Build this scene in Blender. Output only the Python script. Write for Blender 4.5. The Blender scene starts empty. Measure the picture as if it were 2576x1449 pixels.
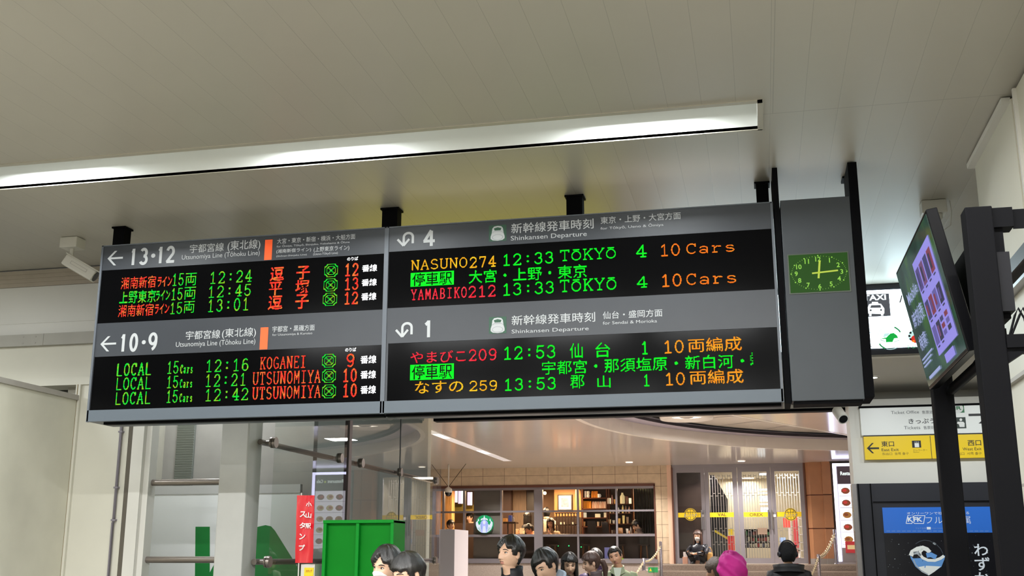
import bpy, bmesh, math, random
import numpy as np
from mathutils import Vector, Matrix, noise, Euler
random.seed(7)
S = bpy.context.scene
COL = S.collection
# ------------------------------------------------------------------ camera
F, CX, CY = 2780.0, 1288.0, 724.5            # focal length and centre in pixels of the 2576x1449 frame
PITCH = math.atan(678.5 / F); YAW = math.radians(12.46); CAMZ = 1.6
cd = bpy.data.cameras.new('camera'); cam = bpy.data.objects.new('camera', cd); COL.objects.link(cam)
cam.location = (0, 0, CAMZ); cam.rotation_euler = (math.pi / 2 + PITCH, 0, YAW)
cd.sensor_width = 36.0; cd.lens = 36.0 * F / 2576.0; cd.clip_start = 0.05; cd.clip_end = 200
S.camera = cam
# ------------------------------------------------------------------ world, exposure
w = bpy.data.worlds.new('world'); S.world = w; w.use_nodes = True
w.node_tree.nodes['Background'].inputs[0].default_value = (0.75, 0.8, 0.9, 1)
w.node_tree.nodes['Background'].inputs[1].default_value = 0.04
S.view_settings.view_transform = 'Standard'
try: S.view_settings.look = 'None'
except Exception: pass
S.view_settings.exposure = 0.0; S.view_settings.gamma = 1.0; S.view_settings.use_curve_mapping = False
cy = S.cycles
cy.max_bounces = 8; cy.diffuse_bounces = 4; cy.glossy_bounces = 4; cy.transmission_bounces = 4; cy.transparent_max_bounces = 12
cy.caustics_reflective = False; cy.caustics_refractive = False; cy.sample_clamp_indirect = 4.0
try: cy.use_denoising = True
except Exception: pass
# ------------------------------------------------------------------ room lamps: (x, y, z, size x, size y, watts, colour)
SLOT_Y0, SLOT_Y1, CEIL = 6.34, 6.77, 4.25
LAMP_W = 34.0
COOL, NEUT, WARM = (0.93, 0.98, 1.0), (1.0, 0.95, 0.87), (1.0, 0.78, 0.55)
def lamp(name, loc, sx, sy, watts, color, rot=(0, 0, 0), spread=None):
    l = bpy.data.lights.new(name, 'AREA'); l.shape = 'RECTANGLE'; l.size = sx; l.size_y = sy
    l.energy = watts; l.color = color
    if spread: l.spread = spread
    o = bpy.data.objects.new(name, l); COL.objects.link(o); o.location = loc; o.rotation_euler = rot
    return o
def ray(px, py):
    r = px - CX; v = CY - py
    up = v * math.cos(PITCH) + F * math.sin(PITCH); fw = F * math.cos(PITCH) - v * math.sin(PITCH)
    return (r * math.cos(YAW) - fw * math.sin(YAW), r * math.sin(YAW) + fw * math.cos(YAW), up)
def P(px, py, X=None, Y=None, Z=None):
    """the point of a world plane X=, Y= or Z= that the photograph shows at a pixel"""
    d = ray(px, py)
    t = X / d[0] if X is not None else Y / d[1] if Y is not None else (Z - CAMZ) / d[2]
    return Vector((d[0] * t, d[1] * t, CAMZ + d[2] * t))
# ceiling strip lamps of the concourse (inside the trough in view, and in two more troughs behind the viewer)
for i in range(-5, 1):
    x = -0.62 + 2.13 * i
    lamp('strip_light', (x, 6.55, 4.36), 0.62, 0.1, LAMP_W, COOL)
for y in (2.4, -3.6):
    for i in range(5):
        lamp('strip_light', (-5.0 + 1.5 * i, y, 4.243), 1.1, 0.12, 180.0, (0.97, 0.98, 0.98))
# mall: downlights and cafe lamps
for x, y in ((-5.6, 20.0), (-5.6, 23.5)):
    lamp('mall_strip_light', (x, y, 3.92), 0.12, 0.6, 26.0, (1, .95, .9))
MALL_DOWN = [(p.x, p.y) for p in (P(1583, 1163, Z=3.754), P(1776, 1170, Z=3.754), P(1865, 1160, Z=3.754), P(1981, 1168, Z=3.754))]
for x, y in MALL_DOWN + [(-6.0, 25.6), (-2.2, 16.0), (-2.4, 19.0), (-3.4, 22.0)]:  # extras have no fixture; the nearer three are added floor bounce for the ceiling
    lamp('mall_downlight', (x, y, 3.735), 0.16, 0.16, 78.0 if y > 25 else 165.0, (1, .95, .91), spread=math.radians(125))
for x, y in ((0.6, 18.2), (1.9, 20.2), (-0.4, 20.6)):
    lamp('mall_ring_light', (x, y, 3.86), 0.5, 0.5, 85.0, (1, .95, .9))
for x, y in ((-7.2, 28.4), (-6.2, 29.2), (-5.0, 28.3), (-4.4, 29.4), (-3.4, 28.6), (-2.7, 29.2)):
    lamp('cafe_spotlight', (x, y, 3.38), 0.2, 0.2, 62.0, (1, .70, .42))
for x, y in ((-1.2, 29.5), (0.4, 29.5), (-0.5, 32.0)):
    lamp('shop_light', (x, y, 3.72), 0.8, 0.8, 26.0, (1, .96, .88))
lamp('side_hall_light', (-6.5, 12.6, 3.9), 1.0, 0.15, 45.0, COOL)
lamp('recess_fill', (-5.2, 9.7, 4.0), 0.9, 0.15, 48.0, COOL)  # fill lamp added because the recess was too dark
for y in (3.4, 6.0): lamp('strip_light', (-8.6, y, 4.243), 1.1, 0.12, 95.0, COOL)  # added beyond the left partition to brighten the lintel there
lamp('passage_light', (-1.5, 12.2, 3.52), 0.9, 0.12, 70.0, COOL)
lamp('passage_light', (1.5, 11.9, 3.52), 0.12, 0.12, 24.0, COOL)
lamp('passage_light', (2.6, 12.1, 3.52), 0.12, 0.12, 18.0, COOL)  # added with the one above to brighten the sign wall
# ------------------------------------------------------------------ colours and materials
def lin(c):
    if isinstance(c, str):
        c = c.lstrip('#'); c = tuple(int(c[i:i + 2], 16) / 255 for i in (0, 2, 4))
    return tuple((x / 12.92 if x <= 0.04045 else ((x + 0.055) / 1.055) ** 2.4) for x in c[:3])
MATS = {}
def mat(name, col, rough=0.6, metal=0.0, emit=None, es=0.0, var=0.0, scale=6.0, bump=0.0, spec=0.5, coat=0.0, stretch=None, obj=True):
    if name in MATS: return MATS[name]
    m = bpy.data.materials.new(name); m.use_nodes = True; nt = m.node_tree; b = nt.nodes['Principled BSDF']
    c = lin(col); b.inputs['Base Color'].default_value = (*c, 1); b.inputs['Roughness'].default_value = rough
    b.inputs['Metallic'].default_value = metal; b.inputs['Specular IOR Level'].default_value = spec
    b.inputs['Coat Weight'].default_value = coat
    if var or bump:
        tc = nt.nodes.new('ShaderNodeTexCoord'); mp = nt.nodes.new('ShaderNodeMapping'); nz = nt.nodes.new('ShaderNodeTexNoise')
        nt.links.new(tc.outputs['Object'], mp.inputs[0]); nt.links.new(mp.outputs[0], nz.inputs['Vector'])
        if stretch: mp.inputs['Scale'].default_value = stretch
        nz.inputs['Scale'].default_value = scale; nz.inputs['Detail'].default_value = 5
        if var:
            rp = nt.nodes.new('ShaderNodeValToRGB'); nt.links.new(nz.outputs['Fac'], rp.inputs[0])
            rp.color_ramp.elements[0].position = 0.3; rp.color_ramp.elements[1].position = 0.7
            rp.color_ramp.elements[0].color = (*[x * (1 - var) for x in c], 1); rp.color_ramp.elements[1].color = (*[min(1, x * (1 + var)) for x in c], 1)
            nt.links.new(rp.outputs[0], b.inputs['Base Color'])
        if bump:
            bp = nt.nodes.new('ShaderNodeBump'); bp.inputs['Strength'].default_value = bump; bp.inputs['Distance'].default_value = 0.01
            nt.links.new(nz.outputs['Fac'], bp.inputs['Height']); nt.links.new(bp.outputs[0], b.inputs['Normal'])
    if emit is not None:
        b.inputs['Emission Color'].default_value = (*lin(emit), 1); b.inputs['Emission Strength'].default_value = es
    MATS[name] = m; return m
def glow(name, col, es):
    return mat(name, (0.02, 0.02, 0.02), 0.5, emit=col, es=es)
def glass_mat(name, tint=(0.9, 0.97, 0.94), ior=1.6, gl=1.0):
    if name in MATS: return MATS[name]
    m = bpy.data.materials.new(name); m.use_nodes = True; nt = m.node_tree; nt.nodes.clear()
    out = nt.nodes.new('ShaderNodeOutputMaterial'); mix = nt.nodes.new('ShaderNodeMixShader'); tr = nt.nodes.new('ShaderNodeBsdfTransparent')
    g = nt.nodes.new('ShaderNodeBsdfGlossy'); fr = nt.nodes.new('ShaderNodeFresnel')
    tr.inputs[0].default_value = (*tint, 1); g.inputs['Roughness'].default_value = 0.01; fr.inputs[0].default_value = ior
    g.inputs['Color'].default_value = (gl, gl, gl, 1)
    nt.links.new(fr.outputs[0], mix.inputs[0]); nt.links.new(tr.outputs[0], mix.inputs[1]); nt.links.new(g.outputs[0], mix.inputs[2])
    nt.links.new(mix.outputs[0], out.inputs[0]); MATS[name] = m; return m
# ------------------------------------------------------------------ mesh builder
class MB:
    def __init__(s): s.v, s.f, s.m, s.sm = [], [], [], []
    def face(s, pts, mi=0, smooth=False):
        n = len(s.v); s.v += [tuple(p) for p in pts]; s.f.append(tuple(range(n, n + len(pts)))); s.m.append(mi); s.sm.append(smooth)
    def raw(s, vs, fs, mi=0, smooth=False):
        n = len(s.v); s.v += [tuple(p) for p in vs]
        for f in fs: s.f.append(tuple(n + i for i in f)); s.m.append(mi); s.sm.append(smooth)
    def box(s, x0, y0, z0, x1, y1, z1, mi=0, M=None):
        x0, x1 = min(x0, x1), max(x0, x1); y0, y1 = min(y0, y1), max(y0, y1); z0, z1 = min(z0, z1), max(z0, z1)
        vs = [Vector(p) for p in ((x0,y0,z0),(x1,y0,z0),(x1,y1,z0),(x0,y1,z0),(x0,y0,z1),(x1,y0,z1),(x1,y1,z1),(x0,y1,z1))]
        if M: vs = [M @ p for p in vs]
        s.raw(vs, [(0,3,2,1),(4,5,6,7),(0,1,5,4),(1,2,6,5),(2,3,7,6),(3,0,4,7)], mi); return s
    def bbox(s, x0, y0, z0, x1, y1, z1, b=0.01, mi=0, M=None):
        """box with chamfered edges"""
        bm = bmesh.new(); bmesh.ops.create_cube(bm, size=1)
        for v in bm.verts: v.co = Vector((x0 + (x1-x0)*(v.co.x+.5), y0 + (y1-y0)*(v.co.y+.5), z0 + (z1-z0)*(v.co.z+.5)))
        bmesh.ops.bevel(bm, geom=bm.edges[:], offset=b, segments=2, affect='EDGES', profile=0.5)
        s.bm(bm, mi, M); return s
    def bm(s, bm, mi=0, M=None, smooth=False):
        bm.verts.ensure_lookup_table(); vs = [(M @ v.co if M else v.co.copy()) for v in bm.verts]
        for i, v in enumerate(bm.verts): v.index = i
        s.raw(vs, [tuple(v.index for v in f.verts) for f in bm.faces], mi, smooth); bm.free()
    def prism(s, pts, d, mi=0):
        """polygon (list of points) extruded by vector d"""
        pts = [Vector(p) for p in pts]; d = Vector(d); n = len(pts)
        s.raw(pts + [p + d for p in pts], [tuple(range(n)), tuple(range(2*n-1, n-1, -1))] + [(i, i+n, (i+1) % n + n, (i+1) % n) for i in range(n)], mi)
        return s
    def tube(s, pts, r, n=10, mi=0, caps=True, smooth=True, sq=1.0):
        pts = [Vector(p) for p in pts]; k = len(pts); rs = r if isinstance(r, (list, tuple)) else [r] * k
        vs, fs = [], []; u = None
        for i, p in enumerate(pts):
            t = (pts[min(i+1, k-1)] - pts[max(i-1, 0)]).normalized()
            if u is None: u = t.orthogonal().normalized()
            else:
                u = (u - t * u.dot(t)); u = u.normalized() if u.length > 1e-6 else t.orthogonal().normalized()
            q = t.cross(u)
            for j in range(n):
                a = 2*math.pi*j/n; vs.append(p + (u*math.cos(a) + q*math.sin(a)*sq) * rs[i])
        for i in range(k-1):
            for j in range(n): fs.append((i*n+j, i*n+(j+1) % n, (i+1)*n+(j+1) % n, (i+1)*n+j))
        s.raw(vs, fs, mi, smooth)
        if caps:
            s.face(vs[:n][::-1], mi); s.face(vs[-n:], mi)
        return s
    def lathe(s, prof, c=(0,0,0), n=24, mi=0, smooth=True, M=None, caps=True):
        vs, fs = [], []; k = len(prof)
        for r, z in prof:
            for j in range(n):
                a = 2*math.pi*j/n; p = Vector((r*math.cos(a), r*math.sin(a), z))
                vs.append((M @ p if M else p) + Vector(c))
        for i in range(k-1):
            for j in range(n): fs.append((i*n+j, i*n+(j+1) % n, (i+1)*n+(j+1) % n, (i+1)*n+j))
        s.raw(vs, fs, mi, smooth)
        if caps and prof[0][0] > 1e-5: s.face(vs[:n][::-1], mi)
        if caps and prof[-1][0] > 1e-5: s.face(vs[-n:], mi)
        return s
    def ball(s, c, rx, ry=None, rz=None, n=12, mi=0, M=None):
        ry = ry or rx; rz = rz or rx; m = max(6, n//2+2)
        prof = [(math.sin(math.pi*i/m), -math.cos(math.pi*i/m)) for i in range(m+1)]
        prof[0] = (1e-4, -1); prof[-1] = (1e-4, 1)
        D = Matrix.Diagonal((rx, ry, rz)).to_4x4(); MM = (M @ D) if M else D
        return s.lathe(prof, c, n, mi, True, MM)
    def build(s, name, mats, parent=None, **props):
        me = bpy.data.meshes.new(name); me.from_pydata(s.v, [], s.f); 
        for m in (mats if isinstance(mats, (list, tuple)) else [mats]): me.materials.append(m)
        me.polygons.foreach_set('material_index', s.m); me.polygons.foreach_set('use_smooth', s.sm); me.update()
        o = bpy.data.objects.new(name, me); COL.objects.link(o)
        if parent is not None:
            o.parent = parent; o.matrix_parent_inverse = wm(parent).inverted()
        for k, v in props.items(): o[k] = v
        return o
WM = {}
def wm(o):
    return WM.get(o.name, Matrix.Identity(4))
def thing(name, label, cat, loc, group=None):
    o = bpy.data.objects.new(name, None); COL.objects.link(o); o.location = loc; o.empty_display_size = 0.1
    WM[o.name] = Matrix.Translation(Vector(loc)); o['label'] = label; o['category'] = cat
    if group: o['group'] = group
    return o
def tag(o, label, cat, group=None):
    o['label'] = label; o['category'] = cat
    if group: o['group'] = group
    return o
def struct(mb, name, m):
    return mb.build(name, m, kind='structure')
# ------------------------------------------------------------------ lettering
_G = {}
def glyphs(s, bold=0.0):
    k = (s, bold)
    if k not in _G:
        c = bpy.data.curves.new('lettering', 'FONT'); c.body = s; c.resolution_u = 3; c.offset = bold
        o = bpy.data.objects.new('lettering', c); COL.objects.link(o); me = o.to_mesh()
        v = np.array([tuple(q.co)[:2] for q in me.vertices]); fs = [tuple(p.vertices) for p in me.polygons]
        o.to_mesh_clear(); bpy.data.objects.remove(o); bpy.data.curves.remove(c)
        lo, hi = v.min(0), v.max(0); _G[k] = ((v - lo) / np.maximum(hi - lo, 1e-6), fs, (hi - lo))
    return _G[k]
def text(mb, s, plane, lb, rt, mi=0, bold=0.0, off=0.0015):
    """lettering fitted between two pixels on a plane Y= (facing the viewer)"""
    v, fs, _ = glyphs(s, bold); a = P(*lb, Y=plane); b = P(*rt, Y=plane)
    mb.raw([(a.x + (b.x-a.x)*q[0], plane - off, a.z + (b.z-a.z)*q[1]) for q in v], fs, mi)
def text_map(mb, s, fn, mi=0, bold=0.0, rot=False):
    v, fs, d = glyphs(s, bold); mb.raw([fn(*q) for q in v], fs, mi)
def pxpoly(mb, pts, plane, mi=0, off=0.0015):
    q = [P(*p, Y=plane) for p in pts]; mb.face([(p.x, plane - off, p.z) for p in q], mi)
def pxrect(mb, x0, y0, x1, y1, plane, mi=0, off=0.0015):
    a = P(x0, y0, Y=plane); b = P(x1, y1, Y=plane); xa, xb = sorted((a.x, b.x)); za, zb = sorted((a.z, b.z))
    mb.face([(xa, plane-off, za), (xb, plane-off, za), (xb, plane-off, zb), (xa, plane-off, zb)], mi)
def ringpts(cx, cz, rx, rz, n, a0=0, a1=2*math.pi):
    return [(cx + rx*math.cos(a0+(a1-a0)*i/n), cz + rz*math.sin(a0+(a1-a0)*i/n)) for i in range(n+1)]
def ribbon(mb, pts, wdt, plane, mi=0, off=0.0015):
    """flat band along 2D points (x,z) on a plane Y=, mitred at its corners"""
    n = len(pts); L = []
    for i, (x, z) in enumerate(pts):
        d = []
        for a, b in ((i-1, i), (i, i+1)):
            if a < 0 or b >= n: continue
            dx, dz = pts[b][0]-pts[a][0], pts[b][1]-pts[a][1]; q = math.hypot(dx, dz)
            if q > 1e-9: d.append((-dz/q, dx/q))
        nx, nz = sum(q[0] for q in d)/len(d), sum(q[1] for q in d)/len(d); q = nx*nx+nz*nz
        if q < .3: nx, nz = d[-1]; q = 1
        L.append((x-nx/q*wdt/2, z-nz/q*wdt/2, x+nx/q*wdt/2, z+nz/q*wdt/2))
    for a, b in zip(L, L[1:]):
        mb.face([(a[0], plane-off, a[1]), (b[0], plane-off, b[1]), (b[2], plane-off, b[3]), (a[2], plane-off, a[3])], mi)
# ================================================================== SETTING
def ceiling_mat(name, base, x0=0.179, pitch=0.2015, cross=True, rough=0.4):
    m = bpy.data.materials.new(name); m.use_nodes = True; nt = m.node_tree; N = nt.nodes; L = nt.links; b = N['Principled BSDF']
    tc = N.new('ShaderNodeTexCoord'); sp = N.new('ShaderNodeSeparateXYZ'); L.new(tc.outputs['Object'], sp.inputs[0])
    def mth(op, a, bb=None, c=None):
        n = N.new('ShaderNodeMath'); n.operation = op
        for i, q in enumerate((a, bb, c)):
            if q is None: continue
            if isinstance(q, (int, float)): n.inputs[i].default_value = q
            else: L.new(q, n.inputs[i])
        return n.outputs[0]
    u = mth('MULTIPLY', mth('SUBTRACT', sp.outputs[0], x0), 1 / pitch); fr = mth('FRACT', u)
    d = mth('MINIMUM', fr, mth('SUBTRACT', 1.0, fr))                 # 0 at a joint, 0.5 mid panel
    line = mth('LESS_THAN', d, 0.0075)
    if cross:
        cl = mth('LESS_THAN', mth('ABSOLUTE', mth('SUBTRACT', sp.outputs[1], 6.535)), 0.0045)
        cl = mth('MULTIPLY', cl, mth('GREATER_THAN', sp.outputs[0], 0.12)); line = mth('MAXIMUM', line, cl)
        dl = mth('LESS_THAN', mth('ABSOLUTE', mth('SUBTRACT', sp.outputs[0], 0.196)), 0.0025)
        dl = mth('MULTIPLY', dl, mth('LESS_THAN', sp.outputs[1], 6.535)); line = mth('MAXIMUM', line, dl)
    nz = N.new('ShaderNodeTexNoise'); L.new(tc.outputs['Object'], nz.inputs['Vector']); nz.inputs['Scale'].default_value = 1.3; nz.inputs['Detail'].default_value = 6
    rp = N.new('ShaderNodeValToRGB'); L.new(nz.outputs['Fac'], rp.inputs[0]); c = lin(base)
    rp.color_ramp.elements[0].color = (*[x*.95 for x in c], 1); rp.color_ramp.elements[1].color = (*[x*1.03 for x in c], 1)
    mx = N.new('ShaderNodeMix'); mx.data_type = 'RGBA'; L.new(mth('MULTIPLY', line, 0.34), mx.inputs[0]); L.new(rp.outputs[0], mx.inputs[6]); mx.inputs[7].default_value = (*[x*.3 for x in c], 1)
    L.new(mx.outputs[2], b.inputs['Base Color']); b.inputs['Roughness'].default_value = rough
    h = mth('POWER', mth('MULTIPLY', d, 2.0), 0.35)
    bp = N.new('ShaderNodeBump'); bp.inputs['Strength'].default_value = 0.35; bp.inputs['Distance'].default_value = 0.004; L.new(h, bp.inputs['Height']); L.new(bp.outputs[0], b.inputs['Normal'])
    MATS[name] = m; return m
M_ceil = ceiling_mat('ceiling_panels', '#b9b4a8')
M_white = mat('painted_wall', '#d3d0c2', 0.55, var=0.05, scale=1.2)
M_white2 = mat('white_paint', '#d9d7d0', 0.4, var=0.03, scale=2)
M_trim = mat('grey_trim', '#a7a29a', 0.5, var=0.04)
M_alu = mat('aluminium', '#9b9a9c', 0.35, 0.8)
M_dark = mat('black_metal', '#0b0b0d', 0.6, spec=.03)
M_blk = mat('matte_black', '#08080a', 0.6, spec=.05)
M_floor = mat('floor_tiles', '#6b6965', 0.35, var=0.08, scale=3)
LX, RX = -6.0, 1.56
# floor, ceiling of the concourse with the lamp trough left open
struct(MB().box(-12, -8, -0.2, 6, 25.0, 0), 'floor', M_floor)
struct(MB().box(-12, 14.0, 0, 4.2, 27.0, 0.006), 'floor_mall', mat('mall_terrazzo', '#cfc5ba', .3, var=.06, scale=12))
mb = MB(); T = 0.02
END = 11.3
mb.box(-12, -8, CEIL, 4, SLOT_Y0, CEIL+T); mb.box(0.104, SLOT_Y0, CEIL, 4, SLOT_Y1, CEIL+T)
mb.box(-12, SLOT_Y1, CEIL, -5.6, 8.91, CEIL+T); mb.box(-5.6, SLOT_Y1, CEIL, 4, END, CEIL+T)
struct(mb, 'ceiling', M_ceil)
# back and side walls behind the viewer, so the lamps light a closed room
struct(MB().box(-12, -8.2, 0, 4, -8, 4.3), 'wall_back', M_white)
struct(MB().box(-12.2, -8, 0, -12, 18, 4.6), 'wall_far_left', M_white)
# right wall with its edge at y 7.69, joints and lower trim
mb = MB().box(RX, -8, 0, RX+0.3, 6.50, CEIL-.02).box(RX+.012, 6.50, 0, RX+0.3, 6.53, CEIL-.02).box(RX-.004, 6.53, 0, RX+0.3, 7.69, CEIL-0.03)
struct(mb, 'wall_right', M_white)
a = P(2576, 940, X=RX-.02); mb = MB().box(RX-0.035, 2.0, a.z-.012, RX, 7.69, a.z+.012).box(RX-.006, 2.0, 2.02, RX, 7.69, 2.035)
struct(mb, 'trim_1', M_trim)
mb = MB().box(RX-.05, 6.56, CEIL-.045, RX, 7.72, CEIL-.01).box(RX-.02, 6.40, 0, RX, 6.425, CEIL-.02)
struct(mb, 'trim_2', M_white2)
# far right: wall closing the passage
struct(MB().box(4, -8, 0, 4.2, 24.5, 4.6), 'wall_far_right', M_white)
# left partition with aluminium cap, ending at the lintel line
mb = MB().box(LX-.15, -8, 0, LX, 8.90, 2.985)
struct(mb, 'wall_left', mat('scuffed_wall', '#d0cdbd', 0.5, var=0.07, scale=2.2, bump=.05))
mb = MB().box(LX-.17, -8, 2.985, LX+.02, 8.90, 3.03)
struct(mb, 'trim_3', M_trim)
# lintel over the left opening: ribbed strip, panel, bar, panel, soffit
Y0 = 8.91
mb = MB()
for k in range(4): mb.box(-12, Y0-.02+.012*k, 4.24-.037*(k+1), -5.0, Y0+.1, 4.24-.037*k)
struct(mb, 'trim_4', mat('taupe_strip', '#b0a595', 0.5, var=.05))
struct(MB().box(-12, Y0+.03, 3.62, -5.0, Y0+.12, 4.09).box(-12, Y0+.024, 3.735, -5.0, Y0+.1, 3.74), 'wall_lintel', M_white2)
mb = MB().box(-12, Y0-.03, 3.51, -4.9, Y0+.1, 3.62)
for x in (-6.62, -6.49): 
    for z in (3.535, 3.595): mb.tube([(x, Y0-.033, z), (x, Y0-.028, z)], .008, 8, 1)
mb.box(-6.41, Y0-.033, 3.51, -6.406, Y0-.029, 3.62, 1)
struct(mb, 'trim_5', [mat('bar_paint', '#a9a69d', .5, var=.04), M_trim])
struct(MB().box(-12, Y0+.02, 3.2, -4.9, Y0+.1, 3.51).box(-12, Y0-.02, 3.13, -5.2, Y0+.25, 3.2), 'wall_lintel_lower', M_white)
# frontal wall below, from the partition to the opening, with corner posts
mb = MB().box(LX+.002, Y0, 0, -5.47, Y0+.1, 3.2)
struct(mb, 'wall_front_left', M_white)
mb = MB().box(LX-.02, Y0-.03, 0, LX+.025, Y0+.02, 3.13)
struct(mb, 'trim_6', M_white)
struct(MB().box(LX-.004, Y0-.034, 0, LX+.002, Y0-.03, 3.13), 'trim_14', mat('seam_brown', '#8a7a58', .7))
struct(MB().box(-5.455, Y0-.02, 0, -5.41, Y0+.1, 3.13), 'gap_shadow_strip', mat('gap_shadow_paint', '#5b554b', .6))  # dark strip stands in for the shadow in the gap
struct(MB().box(-5.41, Y0-.03, 0, -5.30, Y0+.12, 3.13).box(-5.30, Y0+.02, 0, -5.25, Y0+.14, 3.13), 'column_left', M_white2)
# square white column at the glass
struct(MB().bbox(-4.575, 8.92, 0, -4.315, 9.2, 4.25, .012), 'column_centre', mat('column_white', '#c4c4c0', .45, var=.03))
# header across the concourse end: bulkhead at END, soffit, header face
ZS, YH = 3.53, 13.85
mb = MB().box(-4.1, END, ZS, 4, END+.1, 4.4)
struct(mb, 'wall_bulkhead', M_white2)
struct(MB().box(-4.1, END+.1, ZS, 4, YH, ZS+.03), 'ceiling_passage', mat('soffit', '#bdb9b2', .45))
zh = P(2250, 1022, Y=YH).z
struct(MB().box(-4.1, YH-.02, zh, 4, YH+.12, ZS+.3), 'wall_header', mat('header_paint', '#c9c6be', .45))
struct(MB().box(-4.1, YH-.035, zh-.035, 4, YH+.13, zh), 'trim_8', M_blk)
struct(MB().box(-4.1, YH+.13, zh, 4, YH+.2, 4.3), 'wall_header_back', M_white2)
# side hall behind the glass: ceiling, back walls
struct(MB().box(-12, 8.99, 4.05, -4.12, 14.9, 4.1), 'ceiling_side_hall', mat('side_hall_ceiling', '#c9c9c4', .5))
struct(MB().box(-12, 14.75, 0, -4.45, 14.9, 4.1), 'wall_side_hall', mat('side_hall_wall', '#a8aaa4', .5, var=.08, scale=.8))
# ------------------------------------------------------------------ lamp trough
tr = thing('ceiling_light_trough', 'long recessed white light trough in the ceiling above the departure boards', 'light fixture', (-4, 6.55, CEIL))
mb = MB(); TH = 0.26
x0, x1 = -12, 0.104
mb.face([(x0, SLOT_Y1, CEIL), (x0, SLOT_Y1, CEIL+TH), (x1, SLOT_Y1, CEIL+TH), (x1, SLOT_Y1, CEIL)][::-1])
mb.face([(x0, SLOT_Y0, CEIL), (x0, SLOT_Y0, CEIL+TH), (x1, SLOT_Y0, CEIL+TH), (x1, SLOT_Y0, CEIL)])
mb.face([(x1, SLOT_Y0, CEIL), (x1, SLOT_Y0, CEIL+TH), (x1, SLOT_Y1, CEIL+TH), (x1, SLOT_Y1, CEIL)])
mb.face([(x0, SLOT_Y0, CEIL+TH), (x0, SLOT_Y1, CEIL+TH), (x1, SLOT_Y1, CEIL+TH), (x1, SLOT_Y0, CEIL+TH)])
mb.build('reflector', mat('trough_white', '#eceeea', .5), tr)
mb = MB().box(x0, SLOT_Y0-.04, CEIL-.006, x1+.03, SLOT_Y0, CEIL+.02).box(x0, SLOT_Y1, CEIL-.006, x1+.03, SLOT_Y1+.012, CEIL+.02).box(x1, SLOT_Y0-.04, CEIL-.006, x1+.035, SLOT_Y1+.012, CEIL+.02)
mb.build('trim_frame', mat('trough_trim', '#b9b4a6', .45), tr)
for i in range(-5, 1):
    x = -0.62 + 2.13 * i
    MB().box(x-.35, 6.51, 4.365, x+.35, 6.59, 4.51).build('lamp_holder', M_white2, tr)
# ================================================================== DEPARTURE BOARDS
YB = 7.5
def led_mat(name, a, b, es):
    """light-emitting dots whose tint wanders between two colours along the row"""
    m = bpy.data.materials.new(name); m.use_nodes = True; nt = m.node_tree; N = nt.nodes; L = nt.links; q = N['Principled BSDF']
    q.inputs['Base Color'].default_value = (.004, .004, .004, 1); q.inputs['Specular IOR Level'].default_value = 0
    tc = N.new('ShaderNodeTexCoord'); nz = N.new('ShaderNodeTexNoise'); nz.inputs['Scale'].default_value = 26; nz.inputs['Detail'].default_value = 3
    L.new(tc.outputs['Object'], nz.inputs['Vector']); rp = N.new('ShaderNodeValToRGB'); L.new(nz.outputs['Fac'], rp.inputs[0])
    rp.color_ramp.elements[0].position = .47; rp.color_ramp.elements[1].position = .64
    rp.color_ramp.elements[0].color = (*lin(a), 1); rp.color_ramp.elements[1].color = (*lin(b), 1)
    L.new(rp.outputs[0], q.inputs['Emission Color']); q.inputs['Emission Strength'].default_value = es
    return m
M_green = led_mat('green_led', '#0cf23c', '#a8e01e', 1.0)
M_pgreen = led_mat('pure_green_led', '#00ff24', '#1cff30', 1.05)
M_red = led_mat('red_led', '#ff3a2c', '#ff8a3c', 1.1)
M_crim = led_mat('crimson_led', '#ff2a3e', '#ff4a58', 1.05)
M_orng = led_mat('orange_led', '#ff9a1e', '#ffb22a', 1.1)
M_yelo = led_mat('yellow_led', '#ffb61e', '#ffd62a', 1.1)
M_oran = led_mat('deep_orange_led', '#ff7a1c', '#ff9526', 1.1)
M_bgrey = mat('board_grey', '#36393e', 0.36, 0.0, var=.03, spec=.35)
M_bedge = mat('board_edge', '#5c6168', 0.4, 0.0, spec=.3)
M_scr = mat('display_black', '#070708', 0.14, spec=.05)
M_let = mat('sign_lettering', '#a5a8a9', .5, emit='#c8caca', es=.14)
M_whlet = mat('white_lettering', '#e8e8ec', .5, emit='#e0e0e8', es=.3)
M_orange = mat('line_colour_orange', '#f0571f', .4, emit='#f0571f', es=.22)
# --- dot raster
def raster_poly(v, fs, W, H, ss=4):
    g = np.zeros((H*ss, W*ss), bool); q = v * np.array([W*ss, H*ss])
    for f in fs:
        p = q[list(f)]
        for k in range(1, len(p)-1):
            a, b, c = p[0], p[k], p[k+1]
            x0, x1 = int(max(0, min(a[0], b[0], c[0]))), int(min(W*ss-1, max(a[0], b[0], c[0])))
            y0, y1 = int(max(0, min(a[1], b[1], c[1]))), int(min(H*ss-1, max(a[1], b[1], c[1])))
            if x1 < x0 or y1 < y0: continue
            X, Yy = np.meshgrid(np.arange(x0, x1+1)+.5, np.arange(y0, y1+1)+.5)
            e = lambda s, t: (t[0]-s[0])*(Yy-s[1]) - (t[1]-s[1])*(X-s[0])
            e1, e2, e3 = e(a, b), e(b, c), e(c, a)
            g[y0:y1+1, x0:x1+1] |= ((e1 >= 0) & (e2 >= 0) & (e3 >= 0)) | ((e1 <= 0) & (e2 <= 0) & (e3 <= 0))
    return g.reshape(H, ss, W, ss).mean((1, 3))
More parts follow.
